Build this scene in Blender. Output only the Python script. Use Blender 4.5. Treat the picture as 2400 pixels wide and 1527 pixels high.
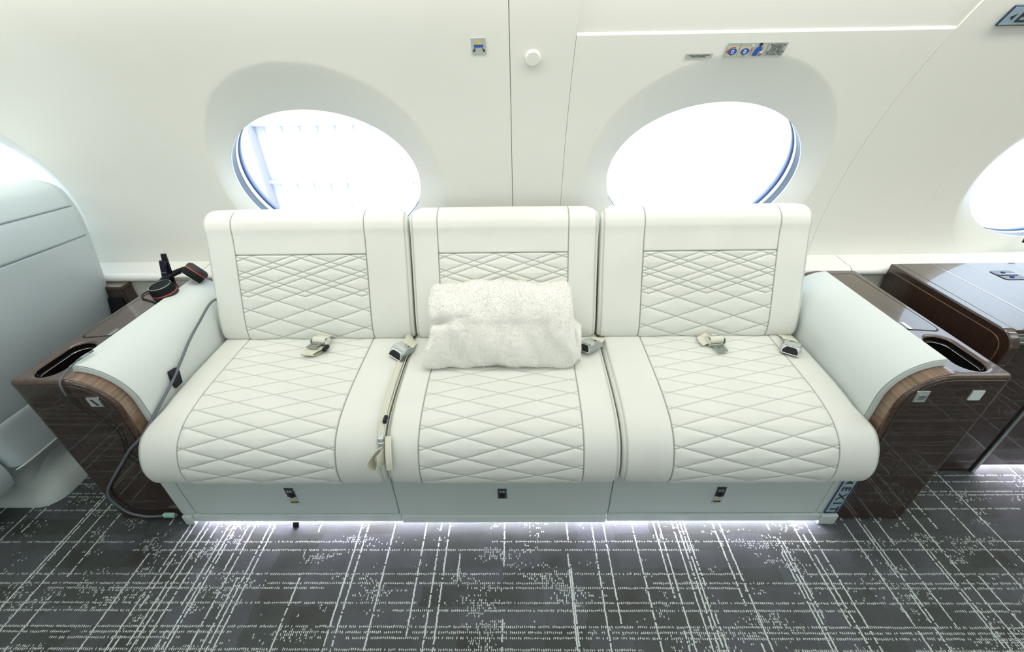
import bpy, bmesh, math, random
import numpy as np
from mathutils import Vector, Matrix
random.seed(7); rng = np.random.default_rng(7)
PI = math.pi
C = bpy.context.scene.collection
scn = bpy.context.scene
for o in list(bpy.data.objects): bpy.data.objects.remove(o)

# ------------------------------------------------------------ camera
F_PX, PITCH, YAW, ROLL, CAMX, CAMZ = 1008.12, 0.57458, math.radians(-1), math.radians(-1), 0.0424, 1.347
cam = bpy.data.cameras.new('camera'); co = bpy.data.objects.new('camera', cam); C.objects.link(co)
cam.sensor_fit = 'HORIZONTAL'; cam.sensor_width = 36; cam.lens = F_PX / 2400 * 36; cam.clip_start = .02
fw = Vector((math.sin(YAW)*math.cos(PITCH), math.cos(YAW)*math.cos(PITCH), -math.sin(PITCH)))
rt = Vector((math.cos(YAW), -math.sin(YAW), 0)); up = rt.cross(fw)
rt2 = math.cos(ROLL)*rt + math.sin(ROLL)*up; up2 = -math.sin(ROLL)*rt + math.cos(ROLL)*up
M = Matrix((rt2, up2, -fw)).transposed().to_4x4(); M.translation = (CAMX, 0, CAMZ)
co.matrix_world = M; scn.camera = co

# ------------------------------------------------------------ world, lamps, exposure
w = bpy.data.worlds.new('hangar_daylight'); scn.world = w; w.use_nodes = True
bg = w.node_tree.nodes['Background']; bg.inputs[0].default_value = (.72, .86, 1.0, 1); bg.inputs[1].default_value = 3.0
def area(name, loc, rot, sx, sy, power, col, spread=180):
    l = bpy.data.lights.new(name, 'AREA'); l.shape = 'RECTANGLE'; l.size = sx; l.size_y = sy
    l.energy = power; l.color = col; l.spread = math.radians(spread)
    o = bpy.data.objects.new(name, l); C.objects.link(o); o.location = loc; o.rotation_euler = rot; return o
area('ceiling_wash_lamp', (0, 1.165, 1.585), (math.radians(30), 0, 0), 6.8, .08, 20, (1, .98, .92))
area('upper_cove_lamp', (0, 1.185, 1.548), (math.radians(50), 0, 0), 6.8, .03, 5.6, (1, 1, .96))
area('forward_added_fill', (2.5, .6, 1.80), (0, 0, 0), 1.2, .4, 4, (.86, 1, 1))  # added cool fill, out of view, brightening the wall on the right
area('aft_added_fill', (-2.5, .6, 1.80), (0, 0, 0), 1.2, .4, 4, (.86, 1, 1))  # matching added fill for the left side wall, no known fixture
area('aisle_ceiling_lamp', (0, .35, 1.84), (0, 0, 0), 6.4, .45, 9, (.98, 1.0, .96))
area('opposite_wash_lamp', (0, -.21, 1.69), (math.radians(-18), 0, 0), 6.4, .12, 3, (.95, 1, .97))
area('hangar_flood_lamp', (1.5, 4.2, 3.6), (math.radians(52), 0, 0), 16, 1.2, 420, (.97, .97, 1.0))
scn.view_settings.view_transform = 'Standard'; scn.view_settings.look = 'None'
scn.view_settings.exposure = 0.0; scn.view_settings.gamma = 1; scn.view_settings.use_curve_mapping = False

# ------------------------------------------------------------ materials
def mat(name, col, rough=.5, metal=0, coat=0, spec=.5, coat_rough=.03):
    m = bpy.data.materials.new(name); m.use_nodes = True
    p = m.node_tree.nodes['Principled BSDF']
    p.inputs['Base Color'].default_value = (*col, 1); p.inputs['Roughness'].default_value = rough
    p.inputs['Metallic'].default_value = metal; p.inputs['Coat Weight'].default_value = coat
    p.inputs['Coat Roughness'].default_value = coat_rough; p.inputs['Specular IOR Level'].default_value = spec
    return m
def N(m, t, **kw):
    n = m.node_tree.nodes.new(t)
    for k, v in kw.items(): setattr(n, k, v)
    return n
def L(m, a, b): m.node_tree.links.new(a, b)
def P(m): return m.node_tree.nodes['Principled BSDF']
def bump(m, scale, dist, strength=1, detail=3, kind='NOISE'):
    tc = N(m, 'ShaderNodeTexCoord')
    t = N(m, 'ShaderNodeTexNoise' if kind == 'NOISE' else 'ShaderNodeTexVoronoi'); t.inputs['Scale'].default_value = scale
    if kind == 'NOISE': t.inputs['Detail'].default_value = detail
    b = N(m, 'ShaderNodeBump'); b.inputs['Distance'].default_value = dist; b.inputs['Strength'].default_value = strength
    L(m, tc.outputs['Object'], t.inputs['Vector']); L(m, t.outputs[0], b.inputs['Height']); L(m, b.outputs[0], P(m).inputs['Normal'])
def vary(m, c1, c2, scale, seam=False, seamcol=(.28, .31, .27)):
    tc = N(m, 'ShaderNodeTexCoord'); t = N(m, 'ShaderNodeTexNoise'); t.inputs['Scale'].default_value = scale
    r = N(m, 'ShaderNodeValToRGB'); r.color_ramp.elements[0].color = (*c1, 1); r.color_ramp.elements[1].color = (*c2, 1)
    r.color_ramp.elements[0].position = .35; r.color_ramp.elements[1].position = .65
    L(m, tc.outputs['Object'], t.inputs['Vector']); L(m, t.outputs[0], r.inputs[0])
    out = r.outputs[0]
    if seam:
        a = N(m, 'ShaderNodeAttribute', attribute_name='seam'); mx = N(m, 'ShaderNodeMix', data_type='RGBA')
        L(m, a.outputs['Fac'], mx.inputs[0]); L(m, out, mx.inputs[6]); mx.inputs[7].default_value = (*seamcol, 1); out = mx.outputs[2]
    L(m, out, P(m).inputs['Base Color'])
M_leather = mat('cream_leather', (.76, .775, .69), .42, spec=.35); vary(M_leather, (.745, .757, .705), (.775, .787, .735), 6, True); bump(M_leather, 420, .0004, .35)
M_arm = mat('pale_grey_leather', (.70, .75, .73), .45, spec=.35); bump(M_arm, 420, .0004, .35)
M_base = mat('grey_base_leather', (.55, .61, .59), .5, spec=.35); bump(M_base, 420, .0003, .3)
M_club = mat('blue_grey_leather', (.50, .57, .58), .36, spec=.5, coat=.45, coat_rough=.28); vary(M_club, (.58, .67, .70), (.61, .70, .73), 4, True, (.10, .13, .17)); bump(M_club, 400, .0004, .3)
M_wall = mat('ivory_wall_panel', (.84, .84, .775), .38, spec=.4); bump(M_wall, 300, .0003, .12)
M_gap = mat('panel_gap_grey', (.42, .43, .38), .7)
M_trim = mat('white_ledge_leather', (.90, .90, .86), .35)
M_low = mat('cream_lower_panel', (.72, .735, .64), .5)
M_chrome = mat('polished_chrome', (.78, .80, .80), .12, 1)
M_satin = mat('satin_metal', (.62, .67, .66), .32, 1)
M_steel = mat('brushed_steel', (.42, .45, .45), .3, 1)
M_plate = mat('silver_placard', (.50, .54, .52), .4, .35)
M_dplate = mat('dark_control_plate', (.05, .055, .06), .2, .6)
M_black = mat('black_plastic', (.012, .012, .016), .5, spec=.3)
M_tub = mat('black_gloss_liner', (.01, .008, .008), .08, coat=1)
M_ink = mat('dark_ink', (.03, .03, .035), .5)
M_red = mat('red_print', (.42, .05, .03), .5)
M_blue = mat('blue_print', (.02, .10, .42), .45)
M_yel = mat('yellow_print', (.75, .55, .03), .5)
M_tan = mat('tan_print', (.62, .55, .36), .5)
M_whitep = mat('white_print', (.85, .87, .87), .5)
M_web = mat('cream_webbing', (.72, .71, .59), .6); bump(M_web, 900, .0004, .6)
M_cord = mat('grey_cord', (.13, .16, .18), .5)
M_mint = mat('mint_connector', (.38, .66, .52), .4)
M_orange = mat('orange_ring', (.55, .09, .04), .4)
M_earcup = mat('matt_black_shell', (.012, .014, .016), .65, spec=.12)
M_cushion = mat('ear_cushion', (.03, .03, .035), .6)
M_hswitch = mat('white_switch', (.66, .74, .72), .35)
M_ring = mat('grey_blue_rim', (.10, .135, .18), .3); M_ring2 = mat('white_rim', (.85, .87, .88), .3)
M_navy = mat('navy_gasket', (.015, .045, .13), .4); M_lav = mat('blue_outer_frame', (.20, .27, .52), .4)
M_exit = mat('blue_grey_sign', (.30, .42, .50), .3); M_signframe = mat('navy_sign_frame', (.04, .06, .11), .25, .4)
M_cabinetend = mat('plinth_leather', (.52, .58, .56), .5)

def wood(name, c1, c2, axis, rough=.35):
    m = mat(name, c1, rough, coat=1, coat_rough=.015, spec=.5)
    tc = N(m, 'ShaderNodeTexCoord'); mp = N(m, 'ShaderNodeMapping')
    sc = [150, 150, 150]; sc[axis] = 3.0; mp.inputs['Scale'].default_value = sc
    t = N(m, 'ShaderNodeTexNoise'); t.inputs['Scale'].default_value = 1; t.inputs['Detail'].default_value = 6; t.inputs['Roughness'].default_value = .65
    r = N(m, 'ShaderNodeValToRGB'); r.color_ramp.elements[0].position = .3; r.color_ramp.elements[1].position = .72
    r.color_ramp.elements[0].color = (*c1, 1); r.color_ramp.elements[1].color = (*c2, 1)
    L(m, tc.outputs['Object'], mp.inputs[0]); L(m, mp.outputs[0], t.inputs['Vector']); L(m, t.outputs[0], r.inputs[0]); L(m, r.outputs[0], P(m).inputs['Base Color'])
    return m
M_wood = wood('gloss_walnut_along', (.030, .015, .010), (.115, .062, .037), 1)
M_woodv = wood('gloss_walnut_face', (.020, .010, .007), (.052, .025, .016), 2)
M_woodband = wood('walnut_band', (.10, .056, .032), (.30, .185, .115), 1)

def glass():
    m = bpy.data.materials.new('window_glass'); m.use_nodes = True; nt = m.node_tree; nt.nodes.clear()
    o = nt.nodes.new('ShaderNodeOutputMaterial'); t = nt.nodes.new('ShaderNodeBsdfTransparent'); t.inputs[0].default_value = (.95, .97, .98, 1)
    g = nt.nodes.new('ShaderNodeBsdfGlossy'); g.inputs['Roughness'].default_value = .02; f = nt.nodes.new('ShaderNodeFresnel'); f.inputs[0].default_value = 1.4
    x = nt.nodes.new('ShaderNodeMixShader'); nt.links.new(f.outputs[0], x.inputs[0]); nt.links.new(t.outputs[0], x.inputs[1]); nt.links.new(g.outputs[0], x.inputs[2]); nt.links.new(x.outputs[0], o.inputs[0])
    return m
M_glass = glass()
def emis(name, col, s):
    m = mat(name, (.8, .8, .8)); p = P(m); p.inputs['Emission Color'].default_value = (*col, 1); p.inputs['Emission Strength'].default_value = s; return m
M_led = emis('led_white_violet', (.93, .86, 1.0), 170)
M_lens = emis('ceiling_lamp_lens', (1, .98, .92), .8)

def carpet():
    m = mat('grey_broken_line_carpet', (.06, .065, .065), .95, spec=.1); nt = m.node_tree
    tc = N(m, 'ShaderNodeTexCoord'); sep = N(m, 'ShaderNodeSeparateXYZ')
    # slight yarn wobble
    wn = N(m, 'ShaderNodeTexNoise'); wn.inputs['Scale'].default_value = 90; wn.inputs['Detail'].default_value = 2
    L(m, tc.outputs['Object'], wn.inputs['Vector'])
    sub = N(m, 'ShaderNodeVectorMath', operation='SUBTRACT'); sub.inputs[1].default_value = (.5, .5, .5); L(m, wn.outputs['Color'], sub.inputs[0])
    scl = N(m, 'ShaderNodeVectorMath', operation='SCALE'); scl.inputs['Scale'].default_value = .006; L(m, sub.outputs[0], scl.inputs[0])
    add = N(m, 'ShaderNodeVectorMath', operation='ADD'); L(m, tc.outputs['Object'], add.inputs[0]); L(m, scl.outputs[0], add.inputs[1])
    wn2 = N(m, 'ShaderNodeTexNoise'); wn2.inputs['Scale'].default_value = 480; L(m, tc.outputs['Object'], wn2.inputs['Vector'])
    sub2 = N(m, 'ShaderNodeVectorMath', operation='SUBTRACT'); sub2.inputs[1].default_value = (.5, .5, .5); L(m, wn2.outputs['Color'], sub2.inputs[0])
    scl2 = N(m, 'ShaderNodeVectorMath', operation='SCALE'); scl2.inputs['Scale'].default_value = .0050; L(m, sub2.outputs[0], scl2.inputs[0])
    add2 = N(m, 'ShaderNodeVectorMath', operation='ADD'); L(m, add.outputs[0], add2.inputs[0]); L(m, scl2.outputs[0], add2.inputs[1])
    L(m, add2.outputs[0], sep.inputs[0])
    def math_(op, a, b=None, c=None):
        n = N(m, 'ShaderNodeMath', operation=op)
        for i, v in enumerate((a, b, c)):
            if v is None: continue
            if isinstance(v, (int, float)): n.inputs[i].default_value = v
            else: L(m, v, n.inputs[i])
        return n.outputs[0]
    def comb(x, y, z):
        n = N(m, 'ShaderNodeCombineXYZ')
        for i, v in enumerate((x, y, z)):
            if isinstance(v, (int, float)): n.inputs[i].default_value = v
            else: L(m, v, n.inputs[i])
        return n.outputs[0]
    def wn2d(x, y):
        n = N(m, 'ShaderNodeTexWhiteNoise', noise_dimensions='2D'); L(m, comb(x, y, 0), n.inputs['Vector']); return n.outputs['Value']
    def ns2d(x, y, sc, det=1):
        n = N(m, 'ShaderNodeTexNoise', noise_dimensions='2D'); n.inputs['Scale'].default_value = sc; n.inputs['Detail'].default_value = det
        L(m, comb(x, y, 0), n.inputs['Vector']); return n.outputs[0]
    X, Y = sep.outputs['X'], sep.outputs['Y']
    fl = lambda a, p: math_('FLOOR', math_('DIVIDE', a, p))
    fr = lambda a, p: math_('ABSOLUTE', math_('SUBTRACT', math_('FRACT', math_('DIVIDE', a, p)), .5))
    # long continuous lines running away from the divan
    pv = .0056; iv = fl(X, pv); jv = fl(Y, .0050)
    lv_ = math_('MULTIPLY', math_('LESS_THAN', wn2d(iv, 3.3), .095), math_('GREATER_THAN', ns2d(math_('MULTIPLY', iv, 3.17), math_('MULTIPLY', Y, 3.2), 1), .37))
    ex, ey = fr(X, pv), fr(Y, .0050)
    sv = math_('MINIMUM', math_('MAXIMUM', math_('MULTIPLY', math_('SUBTRACT', 1.0, math_('ADD', math_('MULTIPLY', math_('MULTIPLY', ex, ex), 4.0), math_('MULTIPLY', math_('MULTIPLY', ey, ey), 1.6))), 2.0), 0), 1)
    vx = math_('MULTIPLY', math_('MULTIPLY', lv_, sv), math_('GREATER_THAN', wn2d(iv, jv), .08))
    # rows of small upright stitches across, and loose stitches in drifts
    ph_, pw = .0068, .0056; ih = fl(Y, ph_); jh = fl(X, pw)
    lh = math_('MULTIPLY', math_('LESS_THAN', wn2d(ih, 8.7), .16), math_('GREATER_THAN', ns2d(math_('MULTIPLY', ih, 5.31), math_('MULTIPLY', X, 1.9), 1), .40))
    drift = ns2d(X, math_('MULTIPLY', Y, 1.7), 5.0, 3)
    lines_near = ns2d(math_('MULTIPLY', X, .35), Y, 26, 1)
    prob = math_('MULTIPLY', math_('MAXIMUM', math_('SUBTRACT', math_('ADD', math_('MULTIPLY', drift, 1.0), math_("MULTIPLY", lines_near, .8)), .95), 0), 2.4)
    loose = math_('LESS_THAN', wn2d(math_('ADD', jh, 17), ih), prob)
    hx, hyy = fr(X, pw), fr(Y, ph_)
    sh = math_('MINIMUM', math_('MAXIMUM', math_('MULTIPLY', math_('SUBTRACT', 1.0, math_('ADD', math_('MULTIPLY', math_('MULTIPLY', hx, hx), 11), math_('MULTIPLY', math_('MULTIPLY', hyy, hyy), 4.2))), 2.2), 0), 1)
    hy = math_('MULTIPLY', math_('MULTIPLY', math_('MAXIMUM', lh, loose), sh), math_('GREATER_THAN', wn2d(jh, math_('ADD', ih, 51)), .12))
    line = math_('MINIMUM', math_('MAXIMUM', vx, hy), 1)
    # ground colour: woven tone blocks softened by noise + yarn grain
    blk = wn2d(fl(math_('ADD', X, math_('MULTIPLY', ns2d(X, Y, 30), .02)), .12), fl(math_('ADD', Y, math_('MULTIPLY', ns2d(Y, X, 30), .012)), .055))
    br = N(m, 'ShaderNodeTexNoise'); br.inputs['Scale'].default_value = 9; br.inputs['Detail'].default_value = 3; L(m, tc.outputs['Object'], br.inputs['Vector'])
    mixv = math_('ADD', math_('MULTIPLY', br.outputs[0], .62), math_('MULTIPLY', blk, .38))
    ramp = N(m, 'ShaderNodeValToRGB'); e = ramp.color_ramp.elements
    e[0].position = .25; e[0].color = (.058, .060, .056, 1); e[1].position = .78; e[1].color = (.112, .122, .136, 1); e.new(.42).color = (.072, .084, .078, 1); e.new(.58).color = (.088, .096, .102, 1)
    L(m, mixv, ramp.inputs[0])
    g = N(m, 'ShaderNodeTexNoise'); g.inputs['Scale'].default_value = 700; g.inputs['Detail'].default_value = 2; L(m, tc.outputs['Object'], g.inputs['Vector'])
    gm = N(m, 'ShaderNodeMix', data_type='RGBA', blend_type='MULTIPLY'); gm.inputs[0].default_value = 1
    gr = N(m, 'ShaderNodeMapRange'); gr.inputs[1].default_value = .3; gr.inputs[2].default_value = .7; gr.inputs[3].default_value = .55; gr.inputs[4].default_value = 1.45
    L(m, g.outputs[0], gr.inputs[0]); L(m, ramp.outputs[0], gm.inputs[6]); L(m, gr.outputs[0], gm.inputs[7])
    mx = N(m, 'ShaderNodeMix', data_type='RGBA'); L(m, line, mx.inputs[0]); L(m, gm.outputs[2], mx.inputs[6]); mx.inputs[7].default_value = (.66, .73, .70, 1)
    L(m, mx.outputs[2], P(m).inputs['Base Color'])
    b = N(m, 'ShaderNodeBump'); b.inputs['Distance'].default_value = .003; b.inputs['Strength'].default_value = .7
    hgt = math_('ADD', g.outputs[0], math_('MULTIPLY', line, .8)); L(m, hgt, b.inputs['Height']); L(m, b.outputs[0], P(m).inputs['Normal'])
    return m
M_carpet = carpet()

# ------------------------------------------------------------ helpers
def link(name, me, m=None, parent=None):
    o = bpy.data.objects.new(name, me); C.objects.link(o)
    if m is not None: me.materials.append(m)
    if parent is not None: o.parent = parent
    return o
def smooth(me): me.polygons.foreach_set('use_smooth', [True]*len(me.polygons)); me.update()
def mesh(name, v, f, m, parent=None, sm=False):
    me = bpy.data.meshes.new(name); me.from_pydata([tuple(map(float, p)) for p in v], [], [tuple(map(int, q)) for q in f]); me.update()
    if sm: smooth(me)
    return link(name, me, m, parent)
def tag(o, label=None, cat=None, group=None, kind=None):
    if label: o['label'] = label
    if cat: o['category'] = cat
    if group: o['group'] = group
    if kind: o['kind'] = kind
    return o
def empty(name, loc, label=None, cat=None, kind=None, rz=0, group=None):
    o = bpy.data.objects.new(name, None); C.objects.link(o); o.location = loc; o.rotation_euler = (0, 0, rz); o.empty_display_size = .05
    return tag(o, label, cat, group, kind)
def under(root, *objs):       # parent world-built meshes to a root that stands elsewhere
    for o in objs:
        o.parent = root; o.location = -Vector(root.location)
def bev(o, wd, seg=3, ang=35):
    b = o.modifiers.new('bevel', 'BEVEL'); b.width = wd; b.segments = seg; b.limit_method = 'ANGLE'; b.angle_limit = math.radians(ang); b.harden_normals = False
    smooth(o.data)
    wn = o.modifiers.new('wn', 'WEIGHTED_NORMAL'); wn.keep_sharp = False
    return o
def box(name, x0, x1, y0, y1, z0, z1, m, parent=None, bw=0, seg=2):
    v = [(x, y, z) for x in (x0, x1) for y in (y0, y1) for z in (z0, z1)]
    f = [(0, 1, 3, 2), (4, 6, 7, 5), (0, 4, 5, 1), (2, 3, 7, 6), (0, 2, 6, 4), (1, 5, 7, 3)]
    o = mesh(name, v, f, m, parent)
    if bw: bev(o, bw, seg)
    return o
def prism(name, pts, lo, hi, m, parent=None, fn=lambda a, b, w: (w, a, b), bw=0, seg=3, ang=35):
    n = len(pts); v = [fn(a, b, lo) for a, b in pts] + [fn(a, b, hi) for a, b in pts]
    f = [tuple(range(n))[::-1], tuple(range(n, 2*n))] + [(i, (i+1) % n, n+(i+1) % n, n+i) for i in range(n)]
    o = mesh(name, v, f, m, parent)
    bm = bmesh.new(); bm.from_mesh(o.data); bmesh.ops.recalc_face_normals(bm, faces=bm.faces); bm.to_mesh(o.data); bm.free()
    if bw: bev(o, bw, seg, ang)
    return o
def rrect(x0, x1, y0, y1, r, n=6):
    out = []
    for cx, cy, a in ((x1-r, y1-r, 0), (x0+r, y1-r, 90), (x0+r, y0+r, 180), (x1-r, y0+r, 270)):
        for i in range(n+1):
            t = math.radians(a + 90*i/n); out.append((cx + r*math.cos(t), cy + r*math.sin(t)))
    return out
def catmull(pts, n=12):
    P_ = [np.array(p, float) for p in pts]; P_ = [2*P_[0]-P_[1]] + P_ + [2*P_[-1]-P_[-2]]; out = []
    for i in range(1, len(P_)-2):
        for k in range(n):
            t = k/n; a, b, c, d = P_[i-1:i+3]
            out.append(.5*((2*b)+(-a+c)*t+(2*a-5*b+4*c-d)*t*t+(-a+3*b-3*c+d)*t**3))
    out.append(P_[-2]); return np.array(out)
def resample(p, step):
    d = np.r_[0, np.cumsum(np.linalg.norm(np.diff(p, axis=0), axis=1))]; n = max(2, int(round(d[-1]/step))+1); s = np.linspace(0, d[-1], n)
    return np.stack([np.interp(s, d, p[:, i]) for i in range(p.shape[1])], 1), s
def tube(name, pts, r, m, parent=None, n=8, sm=True, step=.006, closed=False):
    p, _ = resample(catmull(pts, 10) if len(pts) > 2 else np.array(pts, float), step)
    t = np.gradient(p, axis=0); t /= np.linalg.norm(t, axis=1)[:, None] + 1e-12
    u = np.cross(t[0], (0, 0, 1.0)); 
    if np.linalg.norm(u) < .1: u = np.cross(t[0], (0, 1.0, 0))
    v = []; rr = r if callable(r) else (lambda q: r)
    for i in range(len(p)):
        u = u - t[i]*(u@t[i]); u /= np.linalg.norm(u); b = np.cross(t[i], u)
        for k in range(n):
            a = 2*PI*k/n; v.append(p[i] + rr(i/(len(p)-1))*(math.cos(a)*u+math.sin(a)*b))
    f = [(i*n+k, i*n+(k+1) % n, (i+1)*n+(k+1) % n, (i+1)*n+k) for i in range(len(p)-1) for k in range(n)]
    f += [tuple(range(n))[::-1], tuple((len(p)-1)*n+k for k in range(n))]
    return mesh(name, v, f, m, parent, sm)
def ribbon(name, pts, wdir, width, th, m, parent=None, step=.004):
    """flat webbing swept along pts; wdir = width direction (constant or list)"""
    p, s = resample(catmull(pts, 10), step); t = np.gradient(p, axis=0); t /= np.linalg.norm(t, axis=1)[:, None]
    W = np.array(wdir, float)
    if W.ndim == 2:
        q = np.linspace(0, 1, len(W)); W = np.stack([np.interp(np.linspace(0, 1, len(p)), q, W[:, i]) for i in range(3)], 1)
    else: W = np.tile(W, (len(p), 1))
    v = []
    for i in range(len(p)):
        wv = W[i]-t[i]*(W[i]@t[i]); wv /= np.linalg.norm(wv); nn = np.cross(wv, t[i])
        for a, b in ((-1, -1), (1, -1), (1, 1), (-1, 1)): v.append(p[i]+wv*a*width/2+nn*b*th/2)
    f = [(i*4+k, i*4+(k+1) % 4, i*4+4+(k+1) % 4, i*4+4+k) for i in range(len(p)-1) for k in range(4)]
    f += [(3, 2, 1, 0), tuple(len(p)*4-4+k for k in range(4))]
    o = mesh(name, v, f, m, parent); return o
def lathe(name, prof, m, parent=None, n=40, mtx=None, caps=True):
    v = []; f = []
    for r, z in prof:
        for k in range(n): a = 2*PI*k/n; v.append(Vector((r*math.cos(a), r*math.sin(a), z)))
    if mtx is not None: v = [mtx @ q for q in v]
    for i in range(len(prof)-1):
        for k in range(n): f.append((i*n+k, i*n+(k+1) % n, (i+1)*n+(k+1) % n, (i+1)*n+k))
    if caps: f += [tuple(range(n))[::-1], tuple((len(prof)-1)*n+k for k in range(n))]
    o = mesh(name, v, f, m, parent, True); o.modifiers.new('es', 'EDGE_SPLIT').split_angle = math.radians(40); return o
def text(name, body, size, m, parent, mtx, align='CENTER', sx=1.0, bold=.0):
    cu = bpy.data.curves.new('lettering', 'FONT'); cu.body = body; cu.size = size; cu.align_x = align; cu.align_y = 'CENTER'; cu.extrude = .0002; cu.offset = bold; cu.space_line = .82
    t = bpy.data.objects.new('lettering_tmp', cu); C.objects.link(t); dg = bpy.context.evaluated_depsgraph_get()
    me = bpy.data.meshes.new_from_object(t.evaluated_get(dg)); bpy.data.objects.remove(t); bpy.data.curves.remove(cu)
    me.transform(mtx @ Matrix.Diagonal((sx, 1, 1, 1))); me.materials.clear(); me.name = name
    return link(name, me, m, parent)

# ------------------------------------------------------------ cabin shell
YC, ZC, RC = .385, .66, 1.22
def wp(x, s, d=0., side=1):
    ph = s/RC; return (x, YC + side*(RC+d)*math.cos(ph), ZC+(RC+d)*math.sin(ph))
def wframe(x, s, d=0.):       # local frame on the back wall: x right, y up along wall, z towards the cabin
    ph = s/RC; up_ = Vector((0, -math.sin(ph), math.cos(ph))); n = Vector((0, -math.cos(ph), -math.sin(ph)))
    m_ = Matrix((Vector((1, 0, 0)), up_, n)).transposed().to_4x4(); m_.translation = Vector(wp(x, s, d)); return m_
def sstep(t): t = min(max(t, 0), 1); return t*t*(3-2*t)
def window_panel(name, x0, x1, s0, s1, wx, ws, a, b, A, B, m, parent, side=1, depth=.042, lip=.012, dcx=0):
    angs = sorted(set([round(2*PI*k/160, 6) for k in range(160)] + [round(math.atan2(q-ws, p-wx) % (2*PI), 6) for p in (x0, x1) for q in (s0, s1)]))
    n = len(angs); v = []; f = []
    rows = []
    T = [0, .08, .2, .35, .5, .65, .8, .9, .96, 1.0]
    for th in angs:
        c_, s_ = math.cos(th), math.sin(th)
        ri = 1/math.sqrt((c_/a)**2+(s_/b)**2)
        # dish ellipse has its own centre
        ox, oy = wx-(wx+dcx), 0
        qa = (c_/A)**2+(s_/B)**2; qb = 2*(ox*c_/A/A+oy*s_/B/B); qc = (ox/A)**2+(oy/B)**2-1
        ro = (-qb+math.sqrt(qb*qb-4*qa*qc))/2/qa
        rr = min([((x1-wx)/c_) if c_ > 1e-9 else 9, ((x0-wx)/c_) if c_ < -1e-9 else 9, ((s1-ws)/s_) if s_ > 1e-9 else 9, ((s0-ws)/s_) if s_ < -1e-9 else 9])
        col = []; rom = min(ro, rr-1e-4)
        for t in T:
            r = ri+(rom-ri)*t; tt = (r-ri)/(ro-ri)
            # concave dish with a soft crease at the outer rim
            dd = depth*(1-tt)**1.25 if tt < 1 else 0
            col.append((r, dd))
        for t in (.02, .06, .15, .35, .6, .85, 1.0): col.append((rom+(rr-rom)*t, col[len(T)-1][1]*(1-t)))
        col.append((rr, lip))
        rows.append([wp(wx+r*c_, ws+r*s_, dd, side) for r, dd in col])
    k = len(rows[0]); v = [p for r in rows for p in r]
    for i in range(n):
        j = (i+1) % n
        for q in range(k-1):
            fc = (i*k+q, j*k+q, j*k+q+1, i*k+q+1); f.append(fc if side < 0 else fc[::-1])
    o = mesh(name, v, f, m, parent, True)
    es = o.modifiers.new('es', 'EDGE_SPLIT'); es.split_angle = math.radians(55); return o
def plain_panel(name, x0, x1, s0, s1, m, parent, side=1, d=0, lip=.012, ns=24, top_cham=0):
    ss = list(np.linspace(s0, s1, ns)); rows = [(ss[0], d+lip)] + [(q, d) for q in ss] + [(ss[-1], d+lip)]
    xs = [(x0, 1), (x0, 0), (x1, 0), (x1, 1)]; v = []; f = []
    for q, dd in rows:
        for x, e in xs: v.append(wp(x, q, max(dd, d+lip*e), side))
    for i in range(len(rows)-1):
        for j in range(3): fc = (i*4+j, i*4+j+1, i*4+j+5, i*4+j+4); f.append(fc if side > 0 else fc[::-1])
    o = mesh(name, v, f, m, parent, True); es = o.modifiers.new('es', 'EDGE_SPLIT'); es.split_angle = math.radians(40); return o

wall = empty('wall_back', (0, 1.6, 0), 'ivory curved cabin side wall of panels with oval windows behind the divan', None, 'structure')
WA, WB = .337, .250
SBOT, STOP = -.06, .98
panels = []
panels.append(window_panel('panel', -2.70, -1.32, SBOT, STOP, -2.0, .28, WA, WB, .405, .43, M_wall, None, lip=0))
panels.append(window_panel('panel', -1.32, .0240, SBOT, STOP, -.651, .278, WA, WB, .402, .425, M_wall, None, dcx=.03))
panels.append(plain_panel('panel', .0258, .2025, SBOT, STOP, M_wall, None))
panels.append(window_panel('hatch_panel', .2035, 1.1940, SBOT, .757, .708, .282, WA+.002, WB, .42, .425, M_wall, None, dcx=-.015))
panels.append(plain_panel('panel', .2035, 1.1940, .7635, STOP, M_wall, None, d=.0055))
# rounded top lip of the emergency hatch
lipv = []; 
for x in (.2035, 1.1940):
    for q, dd in ((.757, 0), (.7592, .0003), (.7608, .0010), (.7620, .0025), (.7628, .006)): lipv.append(wp(x, q, dd))
panels.append(mesh('hatch_lip', lipv, [(i, i+1, i+6, i+5)[::-1] for i in range(4)], M_trim, None, True))
panels.append(plain_panel('panel', 1.1950, 1.5550, SBOT, STOP, M_wall, None))
panels.append(window_panel('panel', 1.5555, 2.90, SBOT, STOP, 2.055, .275, WA, WB, .39, .40, M_wall, None))
# dark backing seen through the joints
bv = []; bf = []
for x0, x1, s0, s1 in ((.015, .034, SBOT, STOP), (.196, .211, SBOT, STOP), (1.185, 1.204, SBOT, STOP), (1.548, 1.562, SBOT, STOP), (.2, 1.2, .752, .775)):
    k = len(bv); n = 20
    for i in range(n):
        q = s0+(s1-s0)*i/(n-1); bv += [wp(x0, q, .011), wp(x1, q, .011)]
    bf += [(k+2*i, k+2*i+1, k+2*i+3, k+2*i+2) for i in range(n-1)]
panels.append(mesh('joint_backing', bv, bf, M_gap, None, True))
panels.append(plain_panel('panel', -4.0, -2.701, SBOT, STOP, M_wall, None)); panels.append(plain_panel('panel', 2.901, 4.0, SBOT, STOP, M_wall, None))
under(wall, *panels)
for p_ in panels:
    if p_.name.startswith('hatch_lip'): p_['label'] = 'bright rounded top lip of the exit hatch'
    if p_.name.startswith('hatch_panel'): p_['label'] = 'emergency exit hatch panel with window'
wf = empty('wall_front', (0, -.8, 0), 'ivory curved cabin side wall behind the photographer', None, 'structure')
fp = []
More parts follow.
